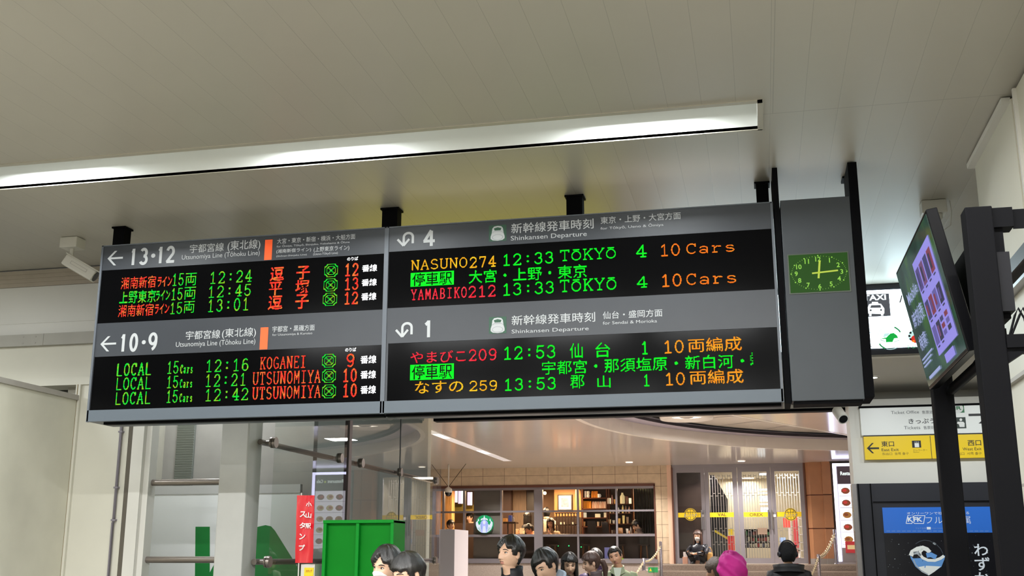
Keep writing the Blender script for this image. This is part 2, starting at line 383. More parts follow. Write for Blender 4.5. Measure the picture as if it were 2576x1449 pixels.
def dots(mb, grid, x0, z0, x1, z1, plane, mi, fill=.86, off=.003):
    H, W = grid.shape; px, pz = (x1-x0)/W, (z1-z0)/H
    for j in range(H):
        i = 0
        while i < W:
            if grid[j, i]:
                k = i
                while k+1 < W and grid[j, k+1]: k += 1
                xa, xb = x0+px*i, x0+px*(k+1)-px*(1-fill); za = z0+pz*j; zb = za+pz*fill
                mb.face([(xa, plane-off, za), (xb, plane-off, za), (xb, plane-off, zb), (xa, plane-off, zb)], mi); i = k+1
            else: i += 1
# stroke letters of the dot displays: polylines in a unit cell (x right, y up)
def arc(cx, cy, rx, ry, a0, a1, n=14):
    return [(cx+rx*math.cos(math.radians(a0+(a1-a0)*i/n)), cy+ry*math.sin(math.radians(a0+(a1-a0)*i/n))) for i in range(n+1)]
SG = {
 '0': [arc(.5,.5,.42,.5,0,360,24)], '1': [[(.22,.8),(.52,1),(.52,0)],[(.2,0),(.84,0)]],
 '2': [arc(.5,.72,.4,.28,170,0)+arc(.5,.72,.4,.28,0,-40)[1:]+[(.08,0),(.92,0),(.92,.1)]],
 '3': [arc(.48,.76,.36,.24,160,-80)+arc(.48,.27,.42,.27,80,-160)], '4': [[(.68,0),(.68,1),(.05,.3),(.98,.3)],[(.45,0),(.92,0)]],
 '5': [[(.86,1),(.2,1),(.14,.52)]+arc(.48,.31,.42,.31,120,-160)], '6': [arc(.52,.7,.38,.3,50,170)+[(.09,.35)]+arc(.5,.3,.41,.3,180,540,22)],
 '7': [[(.1,.86),(.1,1),(.9,1),(.45,0)]], '8': [arc(.5,.75,.34,.25,0,360,20), arc(.5,.26,.42,.26,0,360,20)],
 '9': [arc(.48,.3,.38,.3,230,350)+[(.91,.65)]+arc(.5,.7,.41,.3,0,360,22)], ':': [arc(.5,.74,.07,.05,0,360,6), arc(.5,.26,.07,.05,0,360,6)],
 'A': [[(.05,0),(.5,1),(.95,0)],[(.24,.36),(.76,.36)],[(0,0),(.2,0)],[(.8,0),(1,0)]], 'B': [[(.18,0),(.18,1),(.5,1)]+arc(.5,.75,.34,.25,90,-90)+[(.18,.5)],[(.5,.5)]+arc(.52,.25,.38,.25,90,-90)+[(.1,0)]],
 'C': [arc(.52,.5,.44,.5,45,315,20),[(.86,.98),(.86,.74)]], 'E': [[(.9,.14),(.9,0),(.18,0),(.18,1),(.86,1),(.86,.86)],[(.18,.52),(.66,.52)]],
 'G': [arc(.52,.5,.44,.5,45,300,20)+[(.9,.1),(.9,.42),(.6,.42)]], 'I': [[(.5,0),(.5,1)],[(.2,0),(.8,0)],[(.2,1),(.8,1)]],
 'K': [[(.2,0),(.2,1)],[(.9,1),(.22,.42)],[(.42,.6),(.92,0)],[(.06,0),(.34,0)],[(.06,1),(.34,1)],[(.75,1),(1,1)],[(.78,0),(1,0)]],
 'L': [[(.15,1),(.15,0),(.92,0)]], 'M': [[(.1,0),(.12,1),(.5,.34),(.88,1),(.9,0)]], 'N': [[(.14,0),(.14,1),(.86,0),(.86,1)],[(.02,1),(.16,1)],[(.72,1),(.98,1)]],
 'O': [arc(.5,.5,.45,.5,0,360,24)], 'S': [arc(.5,.75,.38,.25,30,270,16)+arc(.5,.25,.42,.25,90,-150,16)[1:]],
 'T': [[(.5,0),(.5,1)],[(.06,.84),(.06,1),(.94,1),(.94,.84)],[(.3,0),(.7,0)]], 'U': [[(.12,1),(.12,.3)]+arc(.5,.3,.38,.3,180,360)+[(.88,1)],[(0,1),(.24,1)],[(.76,1),(1,1)]],
 'Y': [[(.06,1),(.5,.48),(.94,1)],[(.5,.48),(.5,0)],[(.3,0),(.7,0)],[(0,1),(.2,1)],[(.8,1),(1,1)]],
 'Q': [arc(.5,.42,.47,.42,0,360,24),[(.2,1),(.8,1)]],                        # O with a macron
 'a': [arc(.45,.5,.34,.16,160,0)+[(.79,0)],arc(.42,.17,.32,.17,0,360,16)], 'r': [[(.25,0),(.25,.66)],[(.25,.45),(.5,.64),(.85,.6)],[(.08,0),(.5,0)],[(.08,.66),(.25,.66)]],
 's': [arc(.5,.5,.32,.15,20,260,12)+arc(.5,.17,.36,.17,90,-150,12)], 'c': [arc(.5,.34,.4,.34,40,320)],
}
def stroke_grid(s, cw, H, wd=1.9, gap=2):
    W = len(s)*(cw+gap)-gap; g = np.zeros((H, W), bool); X, Yy = np.meshgrid(np.arange(W)+.5, np.arange(H)+.5)
    for k, ch in enumerate(s):
        if ch == ' ': continue
        for pl in SG[ch]:
            p = [(k*(cw+gap)+wd/2+x*(cw-wd), wd/2+y*(H-wd)) for x, y in pl]
            for (ax, ay), (bx, by) in zip(p, p[1:]):
                dx, dy = bx-ax, by-ay; L2 = dx*dx+dy*dy or 1e-9; t = np.clip(((X-ax)*dx+(Yy-ay)*dy)/L2, 0, 1)
                g |= (X-ax-t*dx)**2 + (Yy-ay-t*dy)**2 <= (wd/2)**2
    return g
def led_cjk(mb, s, lb, rt, mi=0, H=24, thr=.40, bold=0.004, neg=False):
    v, fs, d = glyphs(s, bold); a, b = P(*lb, Y=YB), P(*rt, Y=YB); W = max(6, round(H*(b.x-a.x)/(b.z-a.z)))
    dots(mb, raster_poly(v, fs, W, H) >= thr, a.x, a.z, b.x, b.z, YB, mi)
def led(mb, s, lb, rt, mi=0, H=24, wd=2.6, gap=2):
    a, b = P(*lb, Y=YB), P(*rt, Y=YB); W = H*(b.x-a.x)/(b.z-a.z); cw = max(5, round((W+gap)/len(s)-gap))
    dots(mb, stroke_grid(s, cw, H, wd, gap), a.x, a.z, b.x, b.z, YB, mi)
def led_icon(mb, lb, rt, mi=0, H=24):
    """octagonal frame with a crossed square, as on the left displays"""
    a, b = P(*lb, Y=YB), P(*rt, Y=YB); W = H; g = np.zeros((H, W), bool); X, Yy = np.meshgrid(np.arange(W)+.5, np.arange(H)+.5)
    def line(p, wd=1.3):
        nonlocal g
        for (ax, ay), (bx, by) in zip(p, p[1:]):
            dx, dy = bx-ax, by-ay; t = np.clip(((X-ax)*dx+(Yy-ay)*dy)/(dx*dx+dy*dy+1e-9), 0, 1); g |= (X-ax-t*dx)**2+(Yy-ay-t*dy)**2 <= (wd/2)**2
    o = [(5,.7),(19,.7),(19,3),(21,3),(21,5),(23.3,5),(23.3,19),(21,19),(21,21),(19,21),(19,23.3),(5,23.3),(5,21),(3,21),(3,19),(.7,19),(.7,5),(3,5),(3,3),(5,3),(5,.7)]
    line(o); line([(4+q*16/24, 4+r*16/24) for q, r in o])
    for k in (-1, 1):
        line([(7, 7+k), (17-k, 17)]); line([(7, 17-k), (17-k, 7)])
    dots(mb, g, a.x, a.z, b.x, b.z, YB, mi)
def arrow_left(mb, lb, rt, mi=0):
    a, b = P(*lb, Y=YB), P(*rt, Y=YB); W, H = b.x-a.x, b.z-a.z; y = YB-.0015; q = lambda u, v: (a.x+W*u, y, a.z+H*v)
    mb.face([q(0,.5), q(.44,0), q(.60,0), q(.22,.435), q(1,.435), q(1,.565), q(.22,.565), q(.60,1), q(.44,1)], mi)
def arrow_turn(mb, lb, rt, mi=0):
    a, b = P(*lb, Y=YB), P(*rt, Y=YB); W, H = b.x-a.x, b.z-a.z; q = lambda u, v: (a.x+W*u, a.z+H*v)
    pts = [q(.93,.2)] + [q(.66+.27*math.cos(math.radians(t)), .64+.27*math.sin(math.radians(t))) for t in range(0, 181, 15)] + [q(.39,.12)]
    ribbon(mb, pts, W*.14, YB, mi); ribbon(mb, [q(.02,.52), q(.39,.07)], W*.13, YB, mi, .0021); ribbon(mb, [q(.72,.5), q(.39,.07)], W*.13, YB, mi, .0027)
SD = {'1': [[(0, .80), (.30, .86), (.78, 1.02)], [(.78, 1.08), (.78, -.07)]], '4': [[(.72, -.10), (.72, 1.02)], [(.70, 1.06), (.02, .24)], [(-.06, .27), (1.08, .27)]], '0': SG['0'], '2': [arc(.46,.70,.42,.30,165,0)+arc(.46,.70,.42,.30,0,-38)[1:]+[(.02,-.02)], [(-.03,.0),(1.07,.0)]],
      '3': [arc(.46,.755,.38,.245,150,-88), arc(.46,.26,.46,.265,92,-155)], '9': [arc(.5,.68,.44,.32,0,360,26), arc(.5,.68,.44,.32,0,0,1)[:1]+[(.94,.58)]+arc(.30,.52,.64,.52,0,-78,14)]}
def digit(mb, ch, lb, rt, mi=0):
    a, b = P(*lb, Y=YB), P(*rt, Y=YB); W, H = b.x-a.x, b.z-a.z; t = .023 if ch != '.' else 0
    if ch == '.': mb.face([(a.x+W/2*(1+math.cos(i*.3142)), YB-.0015, a.z+H/2*(1+math.sin(i*.3142))) for i in range(20)], mi); return
    for i, pl in enumerate(SD[ch]): ribbon(mb, [(a.x+t/2+x*(W-t), a.z+t/2+y*(H-t)) for x, y in pl], t, YB, mi, .0015+.0006*i)
def train_icon(mb, x0, y0, x1, y1, wh, gr, gy):
    a, b = P(x0, y0, Y=YB), P(x1, y1, Y=YB); W, H = b.x-a.x, b.z-a.z; q = lambda u, v, o=.0022: (a.x+W*u, YB-o, a.z+H*v)
    mb.face([q(0,0,.0012), q(1,0,.0012), q(1,1,.0012), q(0,1,.0012)], gr)
    hood = [(.1,.3),(.1,.16),(.22,.06),(.5,.02),(.78,.06),(.9,.16),(.9,.3),(.84,.5),(.8,.8),(.7,.92),(.5,.95),(.3,.92),(.2,.8),(.16,.5)]
    mb.face([q(*p) for p in hood], wh)
    mb.face([q(.33,.66,.003), q(.67,.66,.003), q(.72,.8,.003), q(.5,.86,.003), q(.28,.8,.003)], gr)
    mb.face([q(.5+.32*math.cos(t*math.pi/10), .24+.18*math.sin(t*math.pi/10), .003) for t in range(20)], gy)
    mb.face([q(.5+.28*math.cos(t*math.pi/10), .24+.15*math.sin(t*math.pi/10), .0036) for t in range(20)], wh)
    ribbon(mb, [(q(.16,.5)[0], q(.16,.5)[2]), (q(.3,.6)[0], q(.3,.6)[2]), (q(.7,.6)[0], q(.7,.6)[2]), (q(.84,.5)[0], q(.84,.5)[2])], W*.025, YB, gy, .0034)
M_jgreen = mat('emblem_green', '#1d4a34', .5); M_jgrey = mat('emblem_line', '#8f9398', .5)
def screen(root, name, tl, tr_, br, bl):
    c = [P(*p, Y=YB) for p in (tl, tr_, br, bl)]; x0 = (c[0].x+c[3].x)/2; x1 = (c[1].x+c[2].x)/2; z1 = (c[0].z+c[1].z)/2; z0 = (c[2].z+c[3].z)/2
    sc = MB().box(x0, YB+.004, z0, x1, YB+.03, z1).build(name, M_scr, root)
    return sc, (x0, z0, x1, z1)
def housing(root, x0, x1, z0, z1, holes, depth=.36):
    """front sheet with display openings, raised rim, sides and back"""
    mb = MB(); zs = sorted({z0, z1, *[h[1] for h in holes], *[h[3] for h in holes]})
    for za, zb in zip(zs, zs[1:]):
        hit = [h for h in holes if h[1] <= za+1e-6 and h[3] >= zb-1e-6]
        if not hit: mb.box(x0, YB, za, x1, YB+.02, zb)
        else: mb.box(x0, YB, za, hit[0][0], YB+.02, zb); mb.box(hit[0][2], YB, za, x1, YB+.02, zb)
    mb.build('front_panel', M_bgrey, root)
    MB().box(x0, YB+.02, z0, x1, YB+depth, z1).build('cabinet', M_bedge, root)
    r = .012
    MB().box(x0-.004, YB-.006, z0-.004, x0+r, YB+.01, z1+.004).box(x1-r, YB-.006, z0-.004, x1+.004, YB+.01, z1+.004).box(x0, YB-.006, z1-.004, x1, YB+.01, z1+.004).build('rim', M_bedge, root)
    MB().box(x0, YB-.005, z0-.002, x1, YB+.012, z0+.012).box(x0, YB-.006, z0, x1, YB+.004, z0+.085).build('lower_trim', mat('board_lower', '#565e66', .4, 0.0, spec=.3), root)
def post(x0, x1, z0, y0=7.82, y1=7.92, plate=True, root=None):
    MB().box(x0, y0, ZB1+.006, x1, y1, CEIL-.012).build('hanger_post', M_dark, root)
    MB().box(x0-.012, y0-.012, CEIL-.014, x1+.012, y1+.012, CEIL-.001).build('mounting_plate', M_dark, root)
ZB0, ZB1 = 2.604, 3.987
# --- left board
lb_ = thing('departure_board', 'departure board with red and green rows for tracks 13·12 and 10·9', 'departure board', (-3.78, YB+.2, ZB0))
s1 = screen(lb_, 'display_screen', (251, 682), (966, 637), (962, 778), (239, 815))
s2 = screen(lb_, 'display_screen', (234, 899), (961, 867), (961, 1013), (229, 1037))
housing(lb_, -4.965, -2.612, ZB0, ZB1, [s1[1], s2[1]])
M_h = [M_let, M_orange]
mb = MB(); arrow_left(mb, (269, 669), (311, 630))
digit(mb, '1', (328, 668.5), (342, 625)); digit(mb, '3', (348.5, 667.5), (376, 622.5)); digit(mb, '.', (380, 649), (391.5, 637.5)); digit(mb, '1', (395.5, 664), (410.8, 620)); digit(mb, '2', (415.5, 662.5), (443.5, 617.5)); text(mb, '宇都宮線', YB, (477, 637), (564, 610), bold=.005); text(mb, '(東北線)', YB, (572, 634), (656, 601), bold=.004)
text(mb, 'Utsunomiya Line (Tōhoku Line)', YB, (457, 657), (654, 629)); pxrect(mb, 664.5, 654.5, 686, 602.5, YB, 1)
text(mb, '大宮・東京・新宿・横浜・大船方面', YB, (697, 614), (894, 588), bold=.005); text(mb, 'for Ōmiya, Tōkyō, Shinjuku, Yokohama & Ōfuna', YB, (696, 624), (880, 605))
text(mb, '(湘南新宿ライン)', YB, (695, 639), (783, 622), bold=.004); text(mb, '(上野東京ライン)', YB, (789, 636), (879, 616), bold=.004)
text(mb, '(Shōnan-Shinjuku Line)', YB, (695, 648), (772, 638)); text(mb, '(Ueno-Tōkyō Line)', YB, (788, 644), (850, 633))
mb.build('header_lettering', M_h, lb_)
mb = MB(); arrow_left(mb, (251, 885), (294, 845))
digit(mb, '1', (301, 886), (317.3, 840)); digit(mb, '0', (322.5, 885.8), (351, 837.5)); digit(mb, '.', (356.5, 866.5), (367.5, 855.5)); digit(mb, '9', (370.3, 883.5), (399, 835.5)); text(mb, '宇都宮線', YB, (467, 855), (555, 829), bold=.005); text(mb, '(東北線)', YB, (558, 853), (645, 823), bold=.004)
text(mb, 'Utsunomiya Line (Tōhoku Line)', YB, (442, 877), (643, 851)); pxrect(mb, 653, 879.5, 675.5, 823.2, YB, 1)
text(mb, '宇都宮・黒磯方面', YB, (685, 836), (792, 816), bold=.005); text(mb, 'for Utsunomiya & Kuroiso', YB, (685, 847), (786, 835))
mb.build('header_lettering', M_h, lb_)
def track_col(sc, nori, rows, nums, icons):
    mb = MB(); text(mb, 'のりば', YB, *nori, bold=.02, off=-.002)
    for r in rows: text(mb, '番線', YB, *r, bold=.02, off=-.002)
    mb.build('track_lettering', M_whlet, sc)
    mb = MB()
    for s, a, b in nums: led(mb, s, a, b, 0, 24, 3.0, 1)
    mb.build('track_number', M_red, sc)
    mb = MB()
    for a, b in icons: led_icon(mb, a, b)
    mb.build('pictogram', M_green, sc)
track_col(s1[0], ((873, 656), (901, 645)), [((910, 684), (949, 664)), ((909, 720), (948, 700)), ((908, 756), (947, 735))],
  [('12', (866, 696), (904, 661)), ('13', (865, 731), (904, 697)), ('12', (864, 767), (903, 733))], [((816, 698), (851, 663)), ((814, 734), (850, 700)), ((812, 770), (849, 736))])
track_col(s2[0], ((868, 885), (896, 874)), [((906, 915), (947, 893)), ((906, 953), (946, 931)), ((906, 991), (946, 969))],
  [('9', (870, 924), (894, 889)), ('10', (861, 962), (900, 926)), ('10', (861, 1000), (900, 964))], [((810, 925), (846, 890)), ((810, 963), (846, 928)), ((810, 1002), (846, 967))])
rows = [('湘南新宿', (304,728),(394,693), (396,722),(434,694), M_red, (432,720),(465,687), (466,719),(496,686), '12:24', (526,715),(636,678), '逗', (679,708),(716,671), '子', (745,704),(781,668)),
        ('上野東京', (300,765),(394,728), (392,757),(429,729), M_green, (429,756),(462,724), (463,754),(494,721), '12:45', (522,750),(634,714), '平', (676,744),(711,708), '塚', (743,740),(780,703)),
        ('湘南新宿', (297,798),(388,763), (389,790),(427,763), M_red, (426,791),(461,760), (462,788),(491,757), '13:01', (521,786),(629,748), '逗', (674,780),(712,743), '子', (742,778),(778,739))]
for n, a, b, c, d, m, e, f, g, h, tm, i, j, k1, k, l, k2, n1, n2 in rows:
    mb = MB(); led_cjk(mb, n, a, b, 0); led_cjk(mb, 'ライン', c, d, 0, 20, .34, .015); mb.build('train_name', m, s1[0])
    mb = MB(); led(mb, '15', e, f, 0, 24, 2.2, 1); led_cjk(mb, '両', g, h, 0); mb.build('car_count', M_green, s1[0]); mb = MB(); led(mb, tm, i, j, 0, 24, 2.4, 3); mb.build('departure_time', M_green, s1[0])
    mb = MB(); led_cjk(mb, k1, k, l, 0, 24, .34, .012); led_cjk(mb, k2, n1, n2, 0, 24, .34, .012); mb.build('destination', M_red, s1[0])
rows = [((292,947),(384,911), (419,941),(452,908), (453,940),(487,916), '12:16', (516,937),(628,901), 'KOGANEI', (653,930),(772,894)),
        ((290,982),(383,947), (418,977),(451,945), (452,976),(486,953), '12:21', (515,974),(622,938), 'UTSUNOMIYA', (635,969),(808,930)),
        ((288,1019),(382,984), (417,1014),(450,981), (451,1012),(486,989), '12:42', (514,1010),(627,975), 'UTSUNOMIYA', (634,1006),(808,968))]
for a, b, c, d, e, f, tm, g, h, n, i, j in rows:
    mb = MB(); led(mb, 'LOCAL', a, b, 0, 22, 2.4, 1); mb.build('train_name', M_green, s2[0])
    mb = MB(); led(mb, '15', c, d, 0, 24, 2.2, 1); led(mb, 'Cars', e, (f[0], f[1]), 0, 16, 1.9, 1); mb.build('car_count', M_green, s2[0]); mb = MB(); led(mb, tm, g, h, 0, 24, 2.4, 3); mb.build('departure_time', M_green, s2[0])
    mb = MB(); led(mb, n, i, j, 0, 24, 2.3, 1); mb.build('destination', M_red, s2[0])
MB().box(-4.86, 7.56, 2.586, -2.62, 7.62, ZB0).build('bottom_rail', M_blk, lb_)
post(-5.11+.02, -4.99, 3.9, root=lb_)
# --- right board
rb_ = thing('departure_board', 'bullet train departure board with green rows for tracks 4 and 1', 'departure board', (-1.2, YB+.2, ZB0))
r1 = screen(rb_, 'display_screen', (978.5, 635), (1941, 574), (1948, 726), (974.7, 777))
r2 = screen(rb_, 'display_screen', (975, 865), (1955, 822), (1963, 983), (974.7, 1013.7))
housing(rb_, -2.604, 0.183, ZB0, ZB1, [r1[1], r2[1]])
M_h2 = [M_let, M_jgreen, M_jgrey]
mb = MB(); arrow_turn(mb, (999, 622), (1042, 582)); digit(mb, '4', (1063, 620.5), (1096.5, 577)); train_icon(mb, 1230, 608, 1274, 565, 0, 1, 2)
text(mb, '新幹線発車時刻', YB, (1286, 588), (1493, 549), bold=.005); text(mb, 'Shinkansen Departure', YB, (1285, 609), (1476, 582))
text(mb, '東京・上野・大宮方面', YB, (1511, 564), (1712, 533), bold=.005); text(mb, 'for Tōkyō, Ueno & Ōmiya', YB, (1511, 580), (1669, 560)); mb.build('header_lettering', M_h2, rb_)
mb = MB(); arrow_turn(mb, (995, 851), (1039, 809)); digit(mb, '1', (1066, 850.5), (1085, 805)); train_icon(mb, 1230, 840, 1274, 796, 0, 1, 2)
text(mb, '新幹線発車時刻', YB, (1287, 819), (1497, 784), bold=.005); text(mb, 'Shinkansen Departure', YB, (1287, 842), (1481, 821))
text(mb, '仙台・盛岡方面', YB, (1516.6, 803), (1666, 777), bold=.005); text(mb, 'for Sendai & Morioka', YB, (1516.6, 817), (1652.6, 803)); mb.build('header_lettering', M_h2, rb_)
def big_row(sc, name, na, nb, num, ma, mb_, m, tm, ta, tb, dest, no, oa, ob, cars):
    b = MB()
    (led if name.isascii() else led_cjk)(b, name, na, nb, 0, 24); led(b, num, ma, mb_, 0, 24, 2.8, 2); b.build('train_name', m, sc)
    b = MB(); led(b, tm, ta, tb, 0, 24, 2.8, 2); b.build('departure_time', M_pgreen, sc); b = MB()
    for s, p, q in dest: (led if s.isascii() else led_cjk)(b, s, p, q, 0, 24)
    b.build('destination', M_pgreen, sc); b = MB(); led(b, no, oa, ob, 0, 24, 2.8); b.build('track_number', M_pgreen, sc)
    b = MB()
    for s, p, q in cars: (led if s.isascii() else led_cjk)(b, s, p, q, 0, 24)
    b.build('car_count', M_oran if cars[1][0] == 'Cars' else M_orng, sc)
def stops(sc, blk, txt, a, b, extra=None):
    p, q = P(*blk[0], Y=YB), P(*blk[1], Y=YB); v, fs, _ = glyphs('停車駅'); W = 72; g = ~(raster_poly(v, fs, W-6, 22) >= .45)
    g = np.pad(g, ((1, 1), (3, 3)), constant_values=True)
    m = MB(); dots(m, g, p.x, p.z, q.x, q.z, YB, 0, 1.0); m.build('stop_heading', M_pgreen, sc); m = MB(); led_cjk(m, txt, a, b, 0)
    if extra: dots(m, np.array([[1,0],[1,1],[0,1],[0,0],[0,1],[1,0],[0,0],[1,1],[0,0],[1,0],[0,1],[0,0],[0,1]], bool), *extra, YB, 0)
    m.build('stop_list', M_pgreen, sc)
big_row(r1[0], 'NASUNO', (1034,681), (1177,646.5), '274', (1180,675), (1249,642.7), M_yelo, '12:33', (1262.6,670), (1394,632), [('TQKYQ', (1408,658), (1550,621))], '4', (1599,649), (1627.4,614.7), [('10', (1659,646), (1711.6,611.8)), ('Cars', (1725,640), (1850.5,606))])
stops(r1[0], ((1032.7, 722), (1142.4, 681)), '大宮・上野・東京', (1179.5, 714), (1476, 664))
big_row(r1[0], 'YAMABIKO', (1033.4,756), (1175.7,721), '212', (1177,749.7), (1248.7,716), M_crim, '13:33', (1262.6,745), (1395.6,706.4), [('TQKYQ', (1407.6,736), (1551.4,696.8))], '4', (1601,725), (1629.4,694), [('10', (1662,723), (1715.8,687.5)), ('Cars', (1725,718), (1854.7,682))])
big_row(r2[0], 'やまびこ', (1033,915), (1172,880), '209', (1178,909), (1251,876), M_crim, '12:53', (1264.6,906), (1399.5,867), [('仙', (1433.5,901.6), (1466,863)), ('台', (1498,899.7), (1535,861))], '1', (1612.6,892.6), (1631.6,858), [('10', (1668,890), (1721,854.7)), ('両編成', (1731.8,887), (1865,846))])
ex = P(1888, 919, Y=YB), P(1894, 887, Y=YB)
stops(r2[0], ((1031.5, 957), (1142.4, 914)), '宇都宮・那須塩原・新白河・', (1364, 943), (1871.5, 889.5), (ex[0].x, ex[0].z, ex[1].x, ex[1].z))
big_row(r2[0], 'なすの', (1044,990.5), (1166,956), '259', (1179.5,984.7), (1252.6,955.7), M_yelo, '13:53', (1266.5,984), (1400.6,948), [('郡', (1434.6,977.8), (1470,943)), ('山', (1503,976), (1536,944))], '1', (1617.7,972.6), (1635.8,941), [('10', (1671.6,970.5), (1724,936)), ('両編成', (1736,968), (1869.4,927.4))])
MB().box(-2.60, 7.56, 2.586, 0.17, 7.62, ZB0).build('bottom_rail', M_blk, rb_)
for x0, x1 in ((-2.765, -2.64), (-1.31, -1.19), (.085, .172)): post(x0, x1, 3.9, root=rb_)
# yellow backlit exit sign hanging behind the right board, lighting the ceiling around it
ys = thing('hanging_sign', 'yellow lit sign behind the departure boards, seen as a yellow glow on the ceiling', 'sign', (-2.4, 9.4, 3.5))
MB().box(-3.7, 9.36, 3.48, -1.1, 9.46, 4.12).box(-3.2, 9.39, 4.12, -3.14, 9.43, CEIL-.001).box(-1.7, 9.39, 4.12, -1.64, 9.43, CEIL-.001).build('sign_case', M_dark, ys)
MB().box(-3.66, 9.35, 3.52, -1.14, 9.36, 4.09).build('lit_face', glow('yellow_backlight', '#eadc5c', 1.7), ys)
# --- clock box
ck = thing('station_clock', 'tall grey box with a green lit analogue clock at the right end of the boards', 'clock', (.47, YB+.1, ZB0))
MB().bbox(.238, YB, 2.605, .70, YB+.2, 3.997, .004).build('case', mat('clock_box_grey', '#3f4347', .45, 0.0, var=.03, spec=.25), ck)
MB().box(.25, YB+.02, 2.585, .69, YB+.2, 2.606).build('bottom_rail', M_blk, ck)
MB().box(.196, YB-.0, 2.59, .232, YB+.3, CEIL-.012).box(.194, 7.82, 4.0, .236, 7.93, CEIL-.001).build('hanger_post', M_dark, ck)
MB().box(.702, YB+.0, 2.62, .762, YB+.36, CEIL-.012).box(.69, 7.82, CEIL-.014, .775, 7.95, CEIL-.001).build('hanger_post', M_dark, ck)
a, b = P(1989, 738, Y=YB), P(2131, 635, Y=YB)
fx0, fz0, fx1, fz1 = a.x, a.z, b.x, b.z; cxk, czk = (fx0+fx1)/2, (fz0+fz1)/2
MB().box(fx0-.008, YB-.004, fz0-.008, fx1+.008, YB+.001, fz1+.008).build('window_frame', mat('clock_rim', '#3a4436', .4), ck)
MB().box(fx0, YB-.006, fz0, fx1, YB-.003, fz1).build('dial', mat('dial_green', '#1a2e14', .4, emit='#2f5a1e', es=.45, spec=.05), ck)
M_dial = glow('dial_glow', '#9be63c', .75)
mb = MB(); rx, rz = (fx1-fx0)*.47, (fz1-fz0)*.45
for k in range(60):
    t = math.pi*2*k/60; r = .012 if k % 5 == 0 else .006
    x, z = cxk+rx*math.sin(t), czk+rz*math.cos(t)
    if k % 5 == 0: mb.face([(x+.005*math.cos(q), YB-.0072, z+.005*math.sin(q)) for q in [i*math.pi/4 for i in range(8)]])
    else: ribbon(mb, [(x, z), (x-r*math.sin(t), z-r*math.cos(t))], .0022, YB-.006)
for k in range(1, 13):
    t = math.pi*2*k/12; x, z = cxk+rx*.82*math.sin(t), czk+rz*.80*math.cos(t); v, fs, d = glyphs(str(k), .02); h = .033; wd = h*d[0]/d[1]
    mb.raw([(x-wd/2+wd*q[0], YB-.0072, z-h/2+h*q[1]) for q in v], fs)
mb.build('numerals', M_dial, ck)
def hand(t, L, back, wd, name):
    d = (math.sin(t), math.cos(t)); mb = MB(); p = [(cxk-d[0]*back, czk-d[1]*back), (cxk+d[0]*L, czk+d[1]*L)]
    ribbon(mb, p, wd, YB-.009); mb.build(name, glow('hand_glow', '#c8e03c', .8), ck)
hand(math.radians(7), .085, .04, .013, 'hour_hand'); hand(math.radians(86), .125, .045, .011, 'minute_hand')
# ================================================================== RIGHT SIDE: TV ON POSTS, SIGNS
tv = thing('television', 'wall-tilted flat television on black posts showing a green page with a lilac panel', 'television', (.72, 4.6, 2.3))
TN, TFAR = 4.25, 5.22                                  # near and far ends
nt_, nb_ = Vector((.667, TN, 2.874)), Vector((.766, TN, 2.340)); ft_, fb_ = Vector((.667, TFAR, 2.874)), Vector((.766, TFAR, 2.340))
dn = (nb_-nt_); hh = dn.length; dn = dn.normalized(); dl = Vector((0, -1, 0)); nrm = dl.cross(dn).normalized()
if nrm.x > 0: nrm = -nrm
def tvp(u, v, o=0.0):
    """u 0 far .. 1 near along the screen, v 0 top .. 1 bottom"""
    return ft_ + dl*(u*(TFAR-TN)) + dn*(v*hh) + nrm*o
MTV = Matrix((( *dl, 0), (*dn, 0), (*nrm, 0), (0, 0, 0, 1))).transposed(); MTV.translation = ft_
W_, H_ = TFAR-TN, hh
MB().bbox(-.008, -.008, -.045, W_+.008, H_+.008, -.002, .004, 0, MTV).build('bezel', mat('tv_bezel', '#070709', .3, spec=.1), tv)
MB().bbox(.1, .08, -.06, W_-.1, H_-.05, -.03, .01, 0, MTV).build('rear_housing', M_blk, tv)
def tv_screen_mat():
    m = bpy.data.materials.new('tv_screen'); m.use_nodes = True; N = m.node_tree.nodes; L = m.node_tree.links; b = N['Principled BSDF']
    b.inputs['Base Color'].default_value = (.01, .01, .01, 1); b.inputs['Roughness'].default_value = .12
    tc = N.new('ShaderNodeTexCoord'); nz = N.new('ShaderNodeTexNoise'); nz.inputs['Scale'].default_value = 5; nz.inputs['Detail'].default_value = 6
    L.new(tc.outputs['Object'], nz.inputs['Vector']); rp = N.new('ShaderNodeValToRGB'); L.new(nz.outputs['Fac'], rp.inputs[0])
    for p, c in ((.30, '#142c26'), (.52, '#24483c'), (.70, '#3f6a2c')):
        e = rp.color_ramp.elements.new(p); e.color = (*lin(c), 1)
    rp.color_ramp.elements[0].color = (*lin('#12241f'), 1); rp.color_ramp.elements[-1].color = (*lin('#4a7a30'), 1)
    L.new(rp.outputs[0], b.inputs['Emission Color']); b.inputs['Emission Strength'].default_value = .8; return m
q = lambda mb, u0, v0, u1, v1, mi, o=.002: mb.face([tvp(u0, v0, o), tvp(u0, v1, o), tvp(u1, v1, o), tvp(u1, v0, o)], mi)
mb = MB(); mb.box(.006, .006, -.004, W_-.006, H_-.006, 0, 0, MTV)
scr = mb.build('screen', tv_screen_mat(), tv)
M_lil = glow('screen_lilac', '#9a92f0', .85); M_scw = glow('screen_white', '#a9b4e8', .8)
TH_ = [glow('thumb_%d' % i, c, .75) for i, c in enumerate(('#5a4a90', '#7a4a7c', '#3f3f78', '#8a3450', '#6a60b0', '#2c2a50'))]
mb = MB(); q(mb, .46, .13, .93, .87, 0)
mb.build('content_panel', M_lil, scr)
mb = MB(); r0 = random.Random(3)
